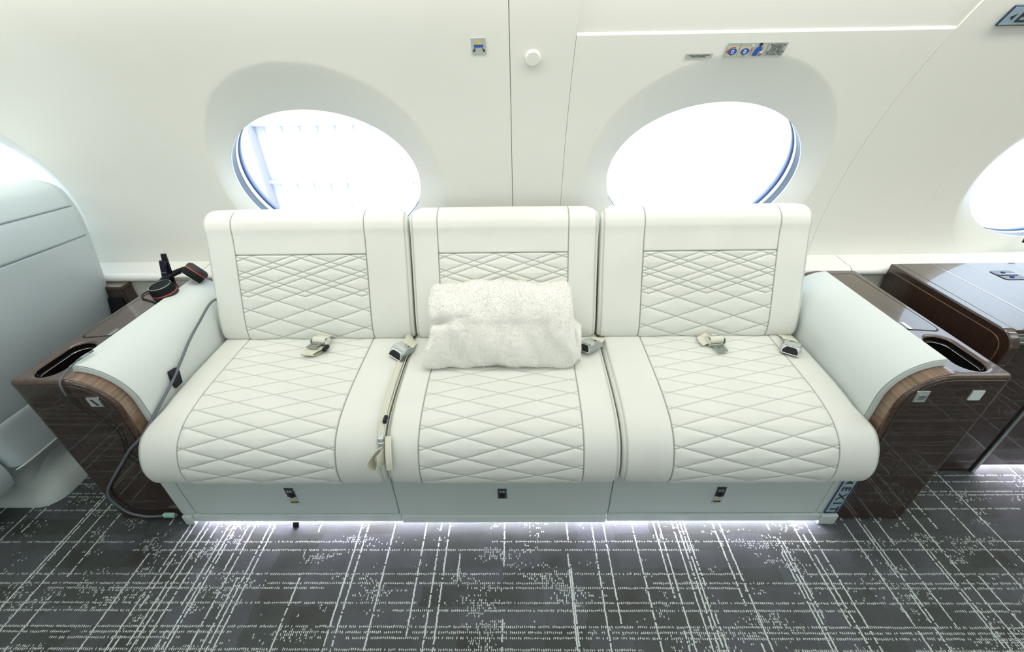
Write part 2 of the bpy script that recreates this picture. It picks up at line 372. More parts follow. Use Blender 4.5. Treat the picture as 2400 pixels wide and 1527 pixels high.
for x0, x1, wx in ((-2.7, -1.32, -2.0), (-1.32, .04, -.65), (.04, 1.38, .71), (1.38, 2.75, 2.05)):
    fp.append(window_panel('panel', x0, x1, SBOT, STOP, wx, .28, WA, WB, .40, .42, M_wall, None, side=-1))
fp += [plain_panel('panel', -4, -2.7, SBOT, STOP, M_wall, None, side=-1), plain_panel('panel', 2.75, 4, SBOT, STOP, M_wall, None, side=-1)]
lv = box('lower_panel', -4, 4, -.86, -.82, 0, .62, M_low, None); fp.append(lv)
under(wf, *fp)
# ceiling arch
cv = []; cf = []; n = 40
s_end = RC*PI - STOP
for i in range(n+1):
    q = STOP+(s_end-STOP)*i/n
    for x in (-4, 4): cv.append(wp(x, q, .004))
cf = [(2*i, 2*i+1, 2*i+3, 2*i+2)[::1] for i in range(n)]
tag(mesh('ceiling', cv, cf, M_wall, None, True), 'ivory arched cabin ceiling', kind='structure')
for nm, x in (('wall_left', -4), ('wall_right', 4)):
    pts = [(-.84, 0)] + [wp(0, RC*PI-q, .004)[1:] for q in np.linspace(0, RC*PI, 40)] + [(1.61, 0)]
    o = prism(nm, pts, x-.01 if x < 0 else x, x if x < 0 else x+.01, M_wall)
    tag(o, 'ivory bulkhead closing the %s end of the cabin' % nm[5:], kind='structure')
floor = mesh('floor', [(-4, -.84, 0), (4, -.84, 0), (4, 1.61, 0), (-4, 1.61, 0)], [(0, 1, 2, 3)], M_carpet)
tag(floor, 'dark grey carpet woven with broken white crossing lines', kind='structure')
lw = box('wall_lower', -4, 4, 1.505, 1.53, 0, .605, M_low); tag(lw, 'cream lower side wall below the window ledge', kind='structure')
# ledge under the windows
ledge = empty('trim_1', (0, 1.55, .6), 'white padded ledge running along the wall under the windows', None, 'structure')
lp = [(1.612, .60), (1.612, .634), (1.56, .630), (1.535, .628), (1.528, .6265), (1.522, .628), (1.512, .628), (1.500, .624), (1.492, .615), (1.492, .603), (1.498, .598)]
segs = [prism('ledge_segment', lp, a, b, M_trim, None, bw=.0015, seg=2, ang=60) for a, b in ((-4, -1.2025), (-1.199, 1.308), (1.3115, 4))]
under(ledge, *segs)
# ceiling lamp lenses (real fixtures the area lamps sit in)
cl = empty('trim_2', (0, .35, 1.86), 'long lamp lenses in the cabin ceiling', None, 'structure')
under(cl, box('lamp_lens', -3.2, 3.2, .12, .58, 1.846, 1.85, M_lens), box('lamp_lens', -3.4, 3.4, 1.12, 1.20, 1.600, 1.606, M_lens), box('lamp_lens', -3.2, 3.2, -.28, -.16, 1.70, 1.715, M_lens))

# windows
def ring(name, wx, ws, rows, m, side=1, n=96, a=WA, b=WB):
    v = []; f = []
    for k in range(n):
        th = 2*PI*k/n
        for g, d in rows: v.append(wp(wx+(a+g)*math.cos(th), ws+(b+g)*math.sin(th), d, side))
    q = len(rows)
    for k in range(n):
        for j in range(q-1):
            i1 = k*q+j; i2 = ((k+1) % n)*q+j; fc = (i1, i2, i2+1, i1+1); f.append(fc[::-1] if side > 0 else fc)
    return mesh(name, v, f, m, None, True)
def window(i, wx, ws, side=1, a=WA, b=WB):
    r = empty('window_%d' % i, wp(wx, ws, .05, side), None, None, 'structure')
    k = dict(side=side, a=a, b=b)
    parts = [ring('inner_rim', wx, ws, [(.0, .0415), (.0002, .044), (.0000, .0455), (.0, .048)], M_ring2, **k),
             ring('grey_rim', wx, ws, [(.0, .048), (-.0005, .052), (.001, .063), (.001, .078), (.0005, .082)], M_ring, **k),
             ring('white_rim', wx, ws, [(.0005, .082), (.001, .101)], M_ring2, **k),
             ring('gasket', wx, ws, [(.001, .101), (-.0005, .102), (.0, .112)], M_navy, **k),
             ring('outer_frame', wx, ws, [(.0, .112), (-.001, .113), (.003, .134), (.03, .140)], M_lav, **k)]
    v = [wp(wx, ws, .128, side)]; n = 96
    for q in (.35, .7, 1.0):
        for t in range(n): th = 2*PI*t/n; v.append(wp(wx+(a-.002)*q*math.cos(th), ws+(b-.002)*q*math.sin(th), .128, side))
    f = [(0, 1+t, 1+(t+1) % n) for t in range(n)]
    for j in (0, 1): f += [(1+j*n+t, 1+(j+1)*n+t, 1+(j+1)*n+(t+1) % n, 1+j*n+(t+1) % n) for t in range(n)]
    parts.append(mesh('pane', v, f, M_glass, None, True)); under(r, *parts); return r
tag(window(1, -.651, .278), 'oval cabin window above the left seat of the divan')
tag(window(2, .708, .282, a=WA+.002), 'oval cabin window in the exit hatch above the right seat')
tag(window(3, -2.0, .28), 'oval cabin window behind the grey club seat')
tag(window(4, 2.055, .275), 'oval cabin window above the walnut cabinet')
for i, wx in enumerate((-2.0, -.65, .71, 2.05)): tag(window(5+i, wx, .28, -1), 'oval cabin window on the photographer side')

# hangar outside
M_hang = mat('hangar_white_sheet', (.84, .84, .86), .6); M_hang2 = mat('hangar_lavender_steel', (.48, .47, .60), .6); M_hang3 = mat('hangar_joint', (.62, .61, .70), .6)
hang = empty('hangar_wall', (0, 7, -2.4), 'white ribbed hangar wall outside the windows', None, 'structure')
hp = [box('wall_sheet', -14, 14, 7.05, 7.1, -2.4, 2.6, M_hang)]
rib = box('rib', -.012, .012, 7.0, 7.05, -2.3, 2.5, M_hang3, None); hp.append(rib); rib.location.x = 0
ribs = []
for k in range(-30, 2):
    if k == 0: continue
    o = bpy.data.objects.new('rib', rib.data); C.objects.link(o); o.location.x = k*.27; ribs.append(o)
hp += [box('girt', -14, .45, 6.93, 7.0, .42, .62, M_hang2), box('girt', -14, .45, 6.96, 7.0, -.42, -.38, M_hang3), box('column', -4.15, -3.9, 6.8, 7.0, -2.4, 2.6, M_hang2), box('column', 7.1, 7.3, 6.8, 7.0, -2.4, 2.6, M_hang2)]
under(hang, *hp)
for o in ribs: x = o.location.x; o.parent = hang; o.location = (x, -7, 2.4)
hf = box('hangar_floor', -14, 14, 1.9, 7.1, -2.45, -2.4, M_hang); tag(hf, 'pale hangar floor outside', kind='structure')
hc = empty('utility_cabinet', (-1.75, 6.3, -2.4), 'tall white utility cabinet against the hangar wall, seen through the left oval window', 'cabinet')
under(hc, box('body', -2.25, -1.55, 6.1, 6.7, -2.4, -.28, M_hang, None, .02), box('side_panel', -2.262, -2.25, 6.12, 6.68, -2.35, -.32, M_hang2))

# ------------------------------------------------------------ divan
def cushion(name, w0, w1, prof, core, m, parent, step, hf, quilt=None, r=.02, inset=lambda s, S: (0, 0), sgn=1, fn=lambda w, a, b: (w, a, b), subname='quilted_panel', qm=None, coarse=.012):
    """cover swept along profile; returns main object (+ quilt part as child)"""
    nrm_groove = quilt is not None
    p, s = resample(catmull(prof, 14), step); S = s[-1]
    t = np.gradient(p, axis=0); t /= np.linalg.norm(t, axis=1)[:, None]; nrm = np.stack([t[:, 1], -t[:, 0]], 1)*sgn
    cp = np.array([core(a, b) for a, b in p])
    # u-samples: (w offset kind, depth)
    us = []
    for dpt in (1.0, .66, .33, .12): us.append(('L', 0, dpt))
    for k in range(0, 7): a = PI/2*k/6; us.append(('LA', r*(1-math.cos(a)), r*(1-math.sin(a))))
    ws = [w0+r]; q0, q1 = (quilt[0], quilt[1]) if quilt else (None, None)
    def seg(a, b, st):
        n = max(1, int(round((b-a)/st))); return list(np.linspace(a, b, n+1)[1:])
    if quilt:
        e = .010
        ws += seg(w0+r, q0-e, coarse)+seg(q0-e, q0+e, .0012)+seg(q0+e, q1-e, step)+seg(q1-e, q1+e, .0012)+seg(q1+e, w1-r, coarse)
    else: ws += seg(w0+r, w1-r, coarse)
    nU0 = len(us); ws = ws[1:-1]
    for x in ws: us.append(('M', x, 0))
    for k in range(6, -1, -1): a = PI/2*k/6; us.append(('RA', r*(1-math.cos(a)), r*(1-math.sin(a))))
    for dpt in (.12, .33, .66, 1.0): us.append(('R', 0, dpt))
    nu = len(us); ns = len(p); V = np.zeros((ns, nu, 3)); seam = np.zeros((ns, nu))
    for i in range(ns):
        il, ir = inset(s[i], S); PC = cp[i]-p[i]; dl = np.linalg.norm(PC)+1e-9; pc = PC/dl
        scale = ((w1-ir)-(w0+il))/(w1-w0)
        for j, (k, x, dpt) in enumerate(us):
            if k == 'M':
                h, sm_ = hf(x, s[i], S); wv = x
                # squeeze plain margins when the outline insets
                if x < w0+.08: wv = x+il*max(0, 1-(x-w0)/.08)
                if x > w1-.08: wv = x-ir*max(0, 1-(w1-x)/.08)
                q = p[i]+nrm[i]*h; seam[i, j] = sm_
            elif k in ('L', 'R'):
                q = p[i]+pc*(r+(dl-r)*dpt); wv = (w0+il) if k == 'L' else (w1-ir)
            else:
                q = p[i]+pc*x*0+pc*dpt; wv = (w0+il+x) if k == 'LA' else (w1-ir-x)
                if nrm_groove and abs(dpt-r*(1-math.sin(PI/3))) < 1e-6: seam[i, j] = .55; q = q+pc*.0012
            V[i, j] = fn(wv, q[0], q[1])
    V = V.reshape(-1, 3); idx = np.arange(ns*nu).reshape(ns, nu)
    F = np.stack([idx[:-1, :-1], idx[:-1, 1:], idx[1:, 1:], idx[1:, :-1]], -1)
    qmask = np.zeros((ns-1, nu-1), bool)
    if quilt:
        xm = np.array([u[1] if u[0] == 'M' else -99 for u in us]); inq = (xm[:-1] >= q0-1e-6) & (xm[1:] <= q1+1e-6)
        sm2 = (s[:-1] >= quilt[2]) & (s[1:] <= quilt[3]); qmask = sm2[:, None] & inq[None, :]
    def build(nm, mask, mm, par, caps=False):
        fa = F[mask]; used, inv = np.unique(fa.reshape(-1), return_inverse=True); inv = inv.reshape(-1)
        vv = V[used]; fa = inv.reshape(-1, 4)
        if sgn*1 > 0: fa = fa[:, ::-1]
        me = bpy.data.meshes.new(nm); me.vertices.add(len(vv)); me.vertices.foreach_set('co', vv.reshape(-1))
        me.loops.add(fa.size); me.loops.foreach_set('vertex_index', fa.reshape(-1).astype(np.int32)); me.polygons.add(len(fa))
        me.polygons.foreach_set('loop_start', np.arange(0, fa.size, 4, dtype=np.int32)); me.polygons.foreach_set('loop_total', np.full(len(fa), 4, np.int32))
        me.update(calc_edges=True); me.validate(); at = me.attributes.new('seam', 'FLOAT', 'POINT'); at.data.foreach_set('value', seam.reshape(-1)[used].astype(np.float32))
        smooth(me); return link(nm, me, mm, par)
    o = build(name, ~qmask, m, parent)
    if quilt: qo = build(subname, qmask, qm or m, o); return o, qo
    return o, None

def line_h(d, g=.0026, wd=.0026): return -g*math.exp(-(d/wd)**2)
def make_quilt(cx, x0, x1, per, V, sc, s_lo, s_hi, extra=None, puff=.003, flat=None, stitch=.55):
    """diamond quilting: crossing at (cx, sc)"""
    m_ = V/per        # slope of both diagonal families (ds/dx) : crossing spacing V along s, per along x
    cs = math.cos(math.atan(m_))
    def h(x, s, S):
        # border seams
        db = min(abs(x-x0), abs(x-x1)) if s_lo-.02 < s < s_hi+.02 or True else 9
        dt = 9
        if x0-.002 <= x <= x1+.002: dt = min(abs(s-s_lo), 9)
        inside = x0 < x < x1 and s_lo < s < s_hi
        hh = 0; sm = 0
        edge = min(db, dt)
        hh += line_h(edge, .0034, .0022); sm = max(sm, math.exp(-(edge/.0016)**2))
        if inside:
            ds = []
            for g in (1, -1):
                q = ((s-sc)-g*m_*(x-cx))/V; fr = abs(q-round(q))*V*cs; ds.append(fr)
                if extra and extra[0](s):
                    q2 = ((s-sc-extra[1])-g*m_*(x-cx))/V; ds.append(abs(q2-round(q2))*V*cs)
            d = min(ds); dd = min(d, edge)
            pf = puff*(flat(s) if flat else 1)
            hh += pf*(1-math.exp(-dd/.013)) + line_h(d, .0006+.25*pf, .0014)
            sm = max(sm, stitch*math.exp(-(d/.0012)**2))
        return hh, min(sm, 1)
    return h
divan = empty('divan', (0, 1.1, 0), 'long three-seat cream leather divan with diamond quilted seats and backs', 'sofa')
def dv(o): under(divan, o); return o
SEAT_P = [(1.35, .468), (1.2, .467), (1.05, .463), (.96, .455), (.89, .438), (.84, .405), (.812, .355), (.806, .305), (.822, .264), (.875, .250)]
BACK_P = [(1.375, .462), (1.31, .460), (1.279, .478), (1.288, .54), (1.333, .66), (1.385, .80), (1.397, .845), (1.415, .872), (1.45, .886), (1.487, .878), (1.500, .845)]
def seat_core(a, b): return (min(max(a, .90), 1.35), .35)
def back_core(a, b): t = min(max((b-.50)/.33, 0), 1); return (1.40+.04*t, .50+.33*t)
U = [(-1.036, -.3455, -.937, -.482), (-.3415, .3325, -.244, .225), (.3365, 1.036, .478, .938)]
UB = [(-1.034, -.331, -.932, -.478), (-.325, .3175, -.229, .215), (.3245, 1.033, .470, .922)]
sp, ss_ = resample(catmull(SEAT_P, 14), .0025); S_cross = ss_[np.argmin(np.abs(sp[:, 0]-.934)+np.where(sp[:, 1] < .4, 9, 0))]
bp_, bs_ = resample(catmull(BACK_P, 14), .0025); fr = (bp_[:, 0] < 1.41)
def s_at_z(z): k = np.argmin(np.abs(bp_[:, 1]-z)+np.where(fr & (bs_ > .06), 0, 9)); return bs_[k]
S_top = s_at_z(.757); S_bc = s_at_z(.577)
for k, ((w0, w1, q0, q1), (b0, b1, c0, c1)) in enumerate(zip(U, UB)):
    cx = (q0+q1)/2
    def inset(s, S, k=k):
        # outer corners: bulge at the front, round towards the bottom
        def side(outer):
            v_ = 0
            if outer and s > .40: v_ -= .024*sstep((s-.40)/.10)
            if s > S-.10: t = (s-(S-.10))/.10; v_ += (.030 if outer else .016)*(1-math.sqrt(max(0, 1-t*t)))
            if s > .5 and not outer: v_ -= .0
            return v_
        return side(k == 0), side(k == 2)
    puff_flat = lambda s: .30+.70*sstep((s-.33)/.14)
    hq = make_quilt(cx, q0, q1, .210, .0585, S_cross, -.01, ss_[-1]-.045, None, .0042, puff_flat, .70)
    def hfull(x, s, S, hq=hq, w0=w0, w1=w1):
        h, sm = hq(x, s, S)
        crown = .002*math.sin(PI*min(max((x-w0)/(w1-w0), 0), 1))**.6
        return h+crown, sm
    o, q = cushion('seat_cushion', w0, w1, SEAT_P, seat_core, M_leather, None, .0018, hfull, (q0, q1, -.1, ss_[-1]-.045), .022, inset, 1)
    dv(o)
    def binset(s, S, k=k):
        r_in, r_out = .018, .050
        def side(outer):
            rc = r_out if outer else r_in; v_ = 0; top = S-(.040 if outer else .075)
            if s > top-rc: t = min((s-(top-rc))/rc, 1); v_ += rc*(1-math.sqrt(max(0, 1-t*t)))
            if s < .05: t = (.05-s)/.05; v_ += .022*(1-math.sqrt(max(0, 1-t*t)))
            return v_
        return side(k == 0), side(k == 2)
    # profile runs bottom -> top here, so "down" is smaller s
    bq = make_quilt((c0+c1)/2, c0, c1, .201, .0665, S_bc, .0, 9, (lambda s: s > S_bc+.0665*.68, -.30*.0665), .0040, None, .75)
    def bfull(x, s, S, bq=bq, c0=c0, c1=c1, b0=b0, b1=b1):
        if s < S_top: h, sm = bq(x, s, S)
        else:
            db = min(abs(x-c0), abs(x-c1)); h = line_h(db, .0034, .0022)+0; sm = math.exp(-(db/.0016)**2)
        if c0 <= x <= c1:
            d = abs(s-S_top); h += line_h(d, .005, .0026); sm = max(sm, math.exp(-(d/.0016)**2))
        if S_top-.05 < s: h += .0025*sstep((s-S_top+.0)/.01)*(1 if c0 < x < c1 else 1)*0
        return h+.001*math.sin(PI*min(max((x-b0)/(b1-b0), 0), 1))**.6, sm
    o, q = cushion('backrest', b0, b1, BACK_P, back_core, M_leather, None, .0018, bfull, (c0, c1, .0, S_top), .020, binset, -1)
    dv(o)
# base
dv(box('base_frame', -1.04, 1.04, .93, 1.46, .06, .335, M_base, None, .004))
for (a, b) in ((-1.045, -.3595), (-.3575, .3330), (.3350, 1.015)):
    mid = (a+b)/2 < .1 and (a+b)/2 > -.1; dy = -.002 if mid else 0
    dv(box('drawer_front', a, b, .862+dy, .93, .0465-(.004 if mid else 0), .270, M_base, None, .004))
for (a, b) in ((-1.056, -.352), (-.350, .3285), (.331, 1.03)):
    mid = abs((a+b)/2) < .1
    dv(box('toe_panel', a, b, .8550-(.003 if mid else 0), .872, .0145-(.003 if mid else 0), .0455-(.002 if mid else 0), M_base, None, .0015))
e1 = dv(box('end_panel', -1.094, -1.0475, .862, .93, .0465, .255, M_base, None, .003)); e2 = dv(box('end_panel', 1.0175, 1.094, .864, .93, .0465, .225, M_base, None, .003))
dv(box('end_panel', -1.092, -1.058, .852, .93, .0, .0445, M_base, None, .003)); dv(box('end_panel', 1.032, 1.088, .852, .93, .0, .0445, M_base, None, .003))
dv(box('led_leak_blocker', -1.03, 1.03, .872, .886, .030, .070, M_base))  # unseen strip added to stop LED light leaking above the toe panels
led = dv(box('led_strip', -1.02, 1.02, .905, .909, .003, .022, M_led)); led['label'] = 'glowing white light strip under the front edge'
# EXIT placard on the right end of the base
pl = dv(box('exit_placard', 1.040, 1.086, .8610, .8645, .052, .222, M_exit, None, .001)); pl['label'] = 'narrow vertical EXIT sign with arrow'
under_pl = lambda o: (setattr(o, 'parent', pl))
dvl = divan.location
def rotm(loc, ang=0):      # text upright on a surface facing -Y
    return Matrix.Translation(loc) @ Matrix.Rotation(ang, 4, 'Y') @ Matrix.Rotation(PI/2, 4, 'X')
t1 = text('lettering', 'E X I T', .037, M_ink, pl, rotm(Vector((1.0635, .8605, .120)), PI/2), bold=.0008, sx=1.18)
mesh('arrow', [(1.0625, .8602, .216), (1.049, .8602, .198), (1.076, .8602, .198)], [(0, 1, 2)], M_ink, pl)
for xx in (1.0405, 1.0845): box('sign_frame', xx-.0012, xx+.0012, .859, .8615, .052, .222, M_signframe, pl)
for zz in (.0525, .2215): box('sign_frame', 1.040, 1.086, .859, .8615, zz-.0012, zz+.0012, M_signframe, pl)
# control plates on the drawer fronts
def skew_plate(x0, x1, z0, z1, y, nm, m1, frame, parent, inner=True):
    o = prism(nm, rrect(x0, x1, z0, z1, .002), y-.003, y+.002, frame, parent, fn=lambda a, b, w: (a, w, b), bw=.0006, seg=1)
    if inner: prism('plate_face', rrect(x0+.003, x1-.003, z0+.003, z1-.003, .0015), y-.0038, y-.001, m1, o, fn=lambda a, b, w: (a, w, b))
    return o
for x0, both in ((-.7075, 1), (-.0285, 0), (.6600, 1)):
    w_ = .032; dyy = -.002 if not both else 0
    o = dv(skew_plate(x0, x0+w_, .138 if both else .132, .188 if both else .183, .862+dyy, 'control_plate', M_dplate, M_chrome if both else M_satin, None))
    for q in (0, 1): box('button', x0+.007+q*.010, x0+.014+q*.010, .857+dyy, .8595+dyy, .165, .175, M_satin, o)
    box('latch', x0+.012, x0+.022, .855+dyy, .8595+dyy, .142, .152, M_black, o)
    if both:
        p2 = dv(prism('life_vest_placard', rrect(x0, x0+w_, .101, .134, .001), .8605, .8625, M_plate, None, fn=lambda a, b, w: (a, w, b)))
        cxx = x0+w_/2
        prism('boat_print', [(cxx-.008, .116), (cxx+.008, .116), (cxx+.006, .121), (cxx+.002, .121), (cxx, .127), (cxx-.002, .121), (cxx-.006, .121)], .8600, .8606, M_yel, p2, fn=lambda a, b, w: (a, w, b))
        wv = [(cxx-.012+i*.003, .1155+(.0012 if i % 2 else 0)) for i in range(9)]+[(cxx+.012, .109), (cxx-.012, .109)]
        prism('wave_print', wv, .8600, .8606, M_ink, p2, fn=lambda a, b, w: (a, w, b))

# ------------------------------------------------------------ side consoles
def console(sg, label):
    fx = lambda a, b, w: (sg*a, w, b)
    root = empty('side_console', (sg*1.2, 1.18, 0), label, 'side console', group=None)
    XO, XI, ZT = 1.322, 1.062, .620
    def outline(o, r=.115, xo=XO, zt=ZT, n=14):
        pts = [(xo-o, 0+max(o, 0)), (xo-o, zt-o)]; cx_, cz = XI+r, zt-r
        for i in range(n+1):
            a = PI/2+PI/2*i/n; pts.append((cx_+(r-o)*math.cos(a), cz+(r-o)*math.sin(a)))
        pts.append((XI+o+.006, .36)); pts.append((XI+o+.006, max(o, 0))); return pts
    body = prism('body', outline(0), .870, 1.497, M_wood, None, fx, bw=.009, seg=4, ang=30)
    body.data.materials.append(M_woodband)
    # cup holder opening cut into the body
    cut = prism('cut', rrect(1.215, 1.289, .893, 1.052, .036, 10), ZT-.085, ZT+.05, M_tub, None, fn=lambda a, b, w: (sg*a, b, w))
    # boolean must come first
    while body.modifiers: body.modifiers.remove(body.modifiers[0])
    bo = body.modifiers.new('cup', 'BOOLEAN'); bo.object = cut; bo.solver = 'EXACT'; bo.operation = 'DIFFERENCE'
    dg = bpy.context.evaluated_depsgraph_get(); me = bpy.data.meshes.new_from_object(body.evaluated_get(dg)); body.modifiers.clear(); body.data = me; bpy.data.objects.remove(cut)
    bev(body, .011, 4, 30)
    parts = [body]
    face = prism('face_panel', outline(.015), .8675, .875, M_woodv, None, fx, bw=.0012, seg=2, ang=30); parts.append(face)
    # liner tub
    tub = prism('cup_holder', rrect(1.2165, 1.2875, .8945, 1.0505, .035, 10), ZT-.083, ZT-.070, M_tub, None, fn=lambda a, b, w: (sg*a, b, w)); parts.append(tub)
    ov = rrect(1.2160, 1.2880, .894, 1.051, .0352, 10); n = len(ov)
    v = [(sg*a, b, z) for z in (ZT-.08, ZT-.004) for a, b in ov]; parts.append(mesh('cup_holder_wall', v, [(i, (i+1) % n, n+(i+1) % n, n+i) for i in range(n)], M_tub, None, True))
    rimpts = [(sg*a, b, ZT-.020) for a, b in rrect(1.2185, 1.2855, .8965, 1.0485, .033, 10)]
    parts.append(tube('chrome_bead', rimpts+[rimpts[0]], .0011, M_chrome, None, 6))
    # lid
    lid = prism('lid', [(1.205, 1.455), (1.283, 1.462), (1.290, 1.45), (1.299, 1.10), (1.296, 1.086), (1.285, 1.078), (1.21, 1.088), (1.199, 1.10)], ZT-.002, ZT+.0012, M_wood, None, fn=lambda a, b, w: (sg*a, b, w), bw=.0012, seg=2)
    gapo = prism('lid_gap', [(1.202, 1.459), (1.285, 1.466), (1.294, 1.453), (1.3030, 1.10), (1.299, 1.082), (1.286, 1.0735), (1.208, 1.0840), (1.1950, 1.097)], ZT-.001, ZT+.0004, M_black, None, fn=lambda a, b, w: (sg*a, b, w))
    parts += [lid, gapo]
    lab = prism('chrome_label', rrect(1.213, 1.2225, 1.085, 1.122, .001), ZT+.0012, ZT+.0026, M_chrome, None, fn=lambda a, b, w: (sg*a, b, w)); parts.append(lab)
    # armrest pad wrapped over the inner corner
    r = .115; cx_, cz = XI+r, ZT-r; out = [(1.172, ZT+.0015), (1.172, ZT+.017)]; inn = []
    r1 = r+.019
    for i in range(15): a = PI/2+PI/2*i/14; out.append((cx_+r1*math.cos(a), cz+r1*math.sin(a))); inn.append((cx_+(r+.0015)*math.cos(a), cz+(r+.0015)*math.sin(a)))
    out += [(cx_-r1, .36)]; inn += [(cx_-r-.0015, .36)]
    pad = prism('armrest_pad', out+inn[::-1], .910, 1.447, M_arm, None, fx, bw=.007, seg=4, ang=40); parts.append(pad)
    pp = [(sg*a, .9125, b) for a, b in [(1.170, ZT+.0175)]+[(cx_+(r1+.0004)*math.cos(PI/2+PI/2*i/8), cz+(r1+.0004)*math.sin(PI/2+PI/2*i/8)) for i in range(9)]+[(cx_-r1-.0004, .40)]]
    parts.append(tube('piping', pp, .0016, mat('piping_grey', (.30, .36, .34), .6), None, 6))
    # curved light veneer band in front of the pad
    bo_ = []; bi = []
    for a, b in [(1.165, ZT+.0006)]+[(cx_+(r+.0006)*math.cos(PI/2+PI/2*i/14), cz+(r+.0006)*math.sin(PI/2+PI/2*i/14)) for i in range(15)]+[(XI-.0006, .40)]: bo_.append((a, b))
    for a, b in bo_: bi.append((a+(.0 if b > ZT-.01 else .004), b-.004))
    parts.append(prism('veneer_band', bo_+bi[::-1], .877, .913, M_woodband, None, fx))
    under(root, *parts); return root
cl_ = console(-1, 'left side console, glossy walnut with grey armrest pad, headphones lying on it')
cr_ = console(1, 'right side console, glossy walnut with grey armrest pad, beside the walnut cabinet')
def on(root, o): under(root, o); return o
o = on(cl_, skew_plate(-1.136, -1.1, .532, .566, .8672, 'control_plate', M_plate, M_chrome, None)); prism('slot', [(-1.124, .560), (-1.119, .561), (-1.108, .540), (-1.114, .539)], .862, .8640, M_ink, o, fn=lambda a, b, w: (a, w, b))
o = on(cr_, skew_plate(1.094, 1.128, .533, .571, .8672, 'control_plate', M_plate, M_chrome, None)); 
for q in (0, 1): box('button', 1.100+q*.011, 1.108+q*.011, .861, .8645, .545, .560, M_satin, o)
o = on(cr_, skew_plate(1.238, 1.269, .5395, .572, .8672, 'white_switch', M_hswitch, M_hswitch, None, False)); o['label'] = 'square white switch plate'

# ------------------------------------------------------------ walnut cabinet at the right
cab = empty('walnut_cabinet', (1.9, 1.25, 0), 'dark glossy walnut cabinet with slide-out table top at the right edge', 'cabinet')
prof = [(1.492, 0), (1.492, .646), (1.052, .646)]
for i in range(8): a = PI/2+PI/2*i/7; prof.append((1.052+.048*math.cos(a), .598+.048*math.sin(a)))
prof += [(1.004, .545), (1.045, .50), (1.062, .45), (1.066, 0)]
side = prism('side_panel', prof, 1.440, 1.470, M_woodv, None, bw=.005, seg=3, ang=30)
bead = tube('side_bead', [(1.4395, 1.48, .622), (1.4395, 1.25, .622), (1.4395, 1.10, .622), (1.4395, 1.062, .621), (1.4395, 1.040, .611), (1.4395, 1.029, .593), (1.4395, 1.026, .570), (1.4395, 1.026, .55)], .0012, M_woodband, None, 6)
top = box('table_top', 1.470, 1.588, 1.040, 1.492, .632, .6455, M_wood, None, .002)
top2 = box('table_top', 1.592, 2.75, 1.040, 1.492, .632, .6455, M_wood, None, .002)
inlay = box('chrome_inlay', 1.588, 1.592, 1.040, 1.492, .634, .6458, M_chrome)
cp = [side, bead, top, top2, inlay]
for i, (z0, z1, mm) in enumerate(((.622, .631, M_chrome), (.606, .621, M_satin), (.597, .605, M_chrome))): cp.append(box('edge_trim', 1.470, 2.75, 1.038-.001*i, 1.10, z0, z1, mm, None, .0015))
cp.append(box('slide_tray', 1.470, 2.75, 1.046, 1.45, .578, .596, M_woodv, None, .002))
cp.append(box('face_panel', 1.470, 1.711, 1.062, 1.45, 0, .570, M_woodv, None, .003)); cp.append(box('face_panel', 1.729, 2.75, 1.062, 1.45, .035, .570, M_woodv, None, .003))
cp.append(box('chrome_strip', 1.713, 1.727, 1.055, 1.45, .0, .570, M_satin, None, .002))
lo = box('led_strip', 1.75, 2.7, 1.125, 1.129, .008, .026, M_led); lo['label'] = 'glowing violet white strip under the cabinet'; cp.append(lo)
lt = prism('latch', rrect(1.735, 1.812, 1.352, 1.422, .012), .6456, .6475, M_dplate, None, fn=lambda a, b, w: (a, b, w), bw=.0008); cp.append(lt)
under(cab, *cp)
box('latch_bar', 1.742, 1.805, 1.385, 1.391, .6475, .6500, M_chrome, lt)
for yy in (1.372, 1.405): lathe('latch_button', [(.0001, .6475), (.006, .6475), (.006, .6505), (.0001, .6515)], M_blue, lt, 16, Matrix.Translation((1.773, yy, 0)))

# ------------------------------------------------------------ grey club seat at the left
club = empty('club_seat', (-1.9, 1.15, 0), 'blue-grey leather club seat seen from behind at the left edge', 'seat')
CP = [(-1.80, 1.045), (-1.66, 1.040), (-1.56, 1.028), (-1.518, 1.012), (-1.500, .985), (-1.490, .93), (-1.492, .86), (-1.505, .78), (-1.535, .62), (-1.575, .48), (-1.598, .40), (-1.607, .375)]
cpf = lambda w, a, b: (a, w, b-.035*max(0, (w-1.0))/.47*max(0, min(1, (b-.55)/.4)))
cpp, css = resample(catmull(CP, 14), .004)
def cs_at(z): return css[np.argmin(np.abs(cpp[:, 1]-z)+np.where(css < .2, 9, 0))]
seams = [cs_at(.945), cs_at(.835)]
def clubh(x, s, S):
    h = 0; sm = 0
    for i, q in enumerate(seams):
        d = abs(s-q); h += line_h(d, .0022, .0024); sm = max(sm, math.exp(-(d/.0020)**2))
    if s < seams[1]: h += .003*sstep((seams[1]-s)/.010)
    if s < seams[0]: h += .002*sstep((seams[0]-s)/.006)
    h += .012*math.sin(PI*min(max((x-.70)/.77, 0), 1))**.5
    return h, sm*.9
def cin(s, S):
    t = max(0, 1-s/.20); b_ = .05*(1-math.sqrt(max(0, 1-t*t))) ; return (0, b_+.02*s/S)
o1, _ = cushion('backrest_shell', .60, 1.492, CP, lambda a, b: (-1.80+.0*a, min(b, .9)), M_club, None, .0018, clubh, None, .028, cin, -1, fn=cpf)
CP2 = [(-1.606, .375), (-1.597, .362), (-1.603, .30), (-1.609, .215), (-1.618, .198), (-1.66, .19)]
o2, _ = cushion('lower_shell', .925, 1.44, CP2, lambda a, b: (-1.85, .28), M_club, None, .004, lambda x, s, S: (.004, 0), None, .03, lambda s, S: (0, 0), -1, fn=lambda w, a, b: (a, w, b))
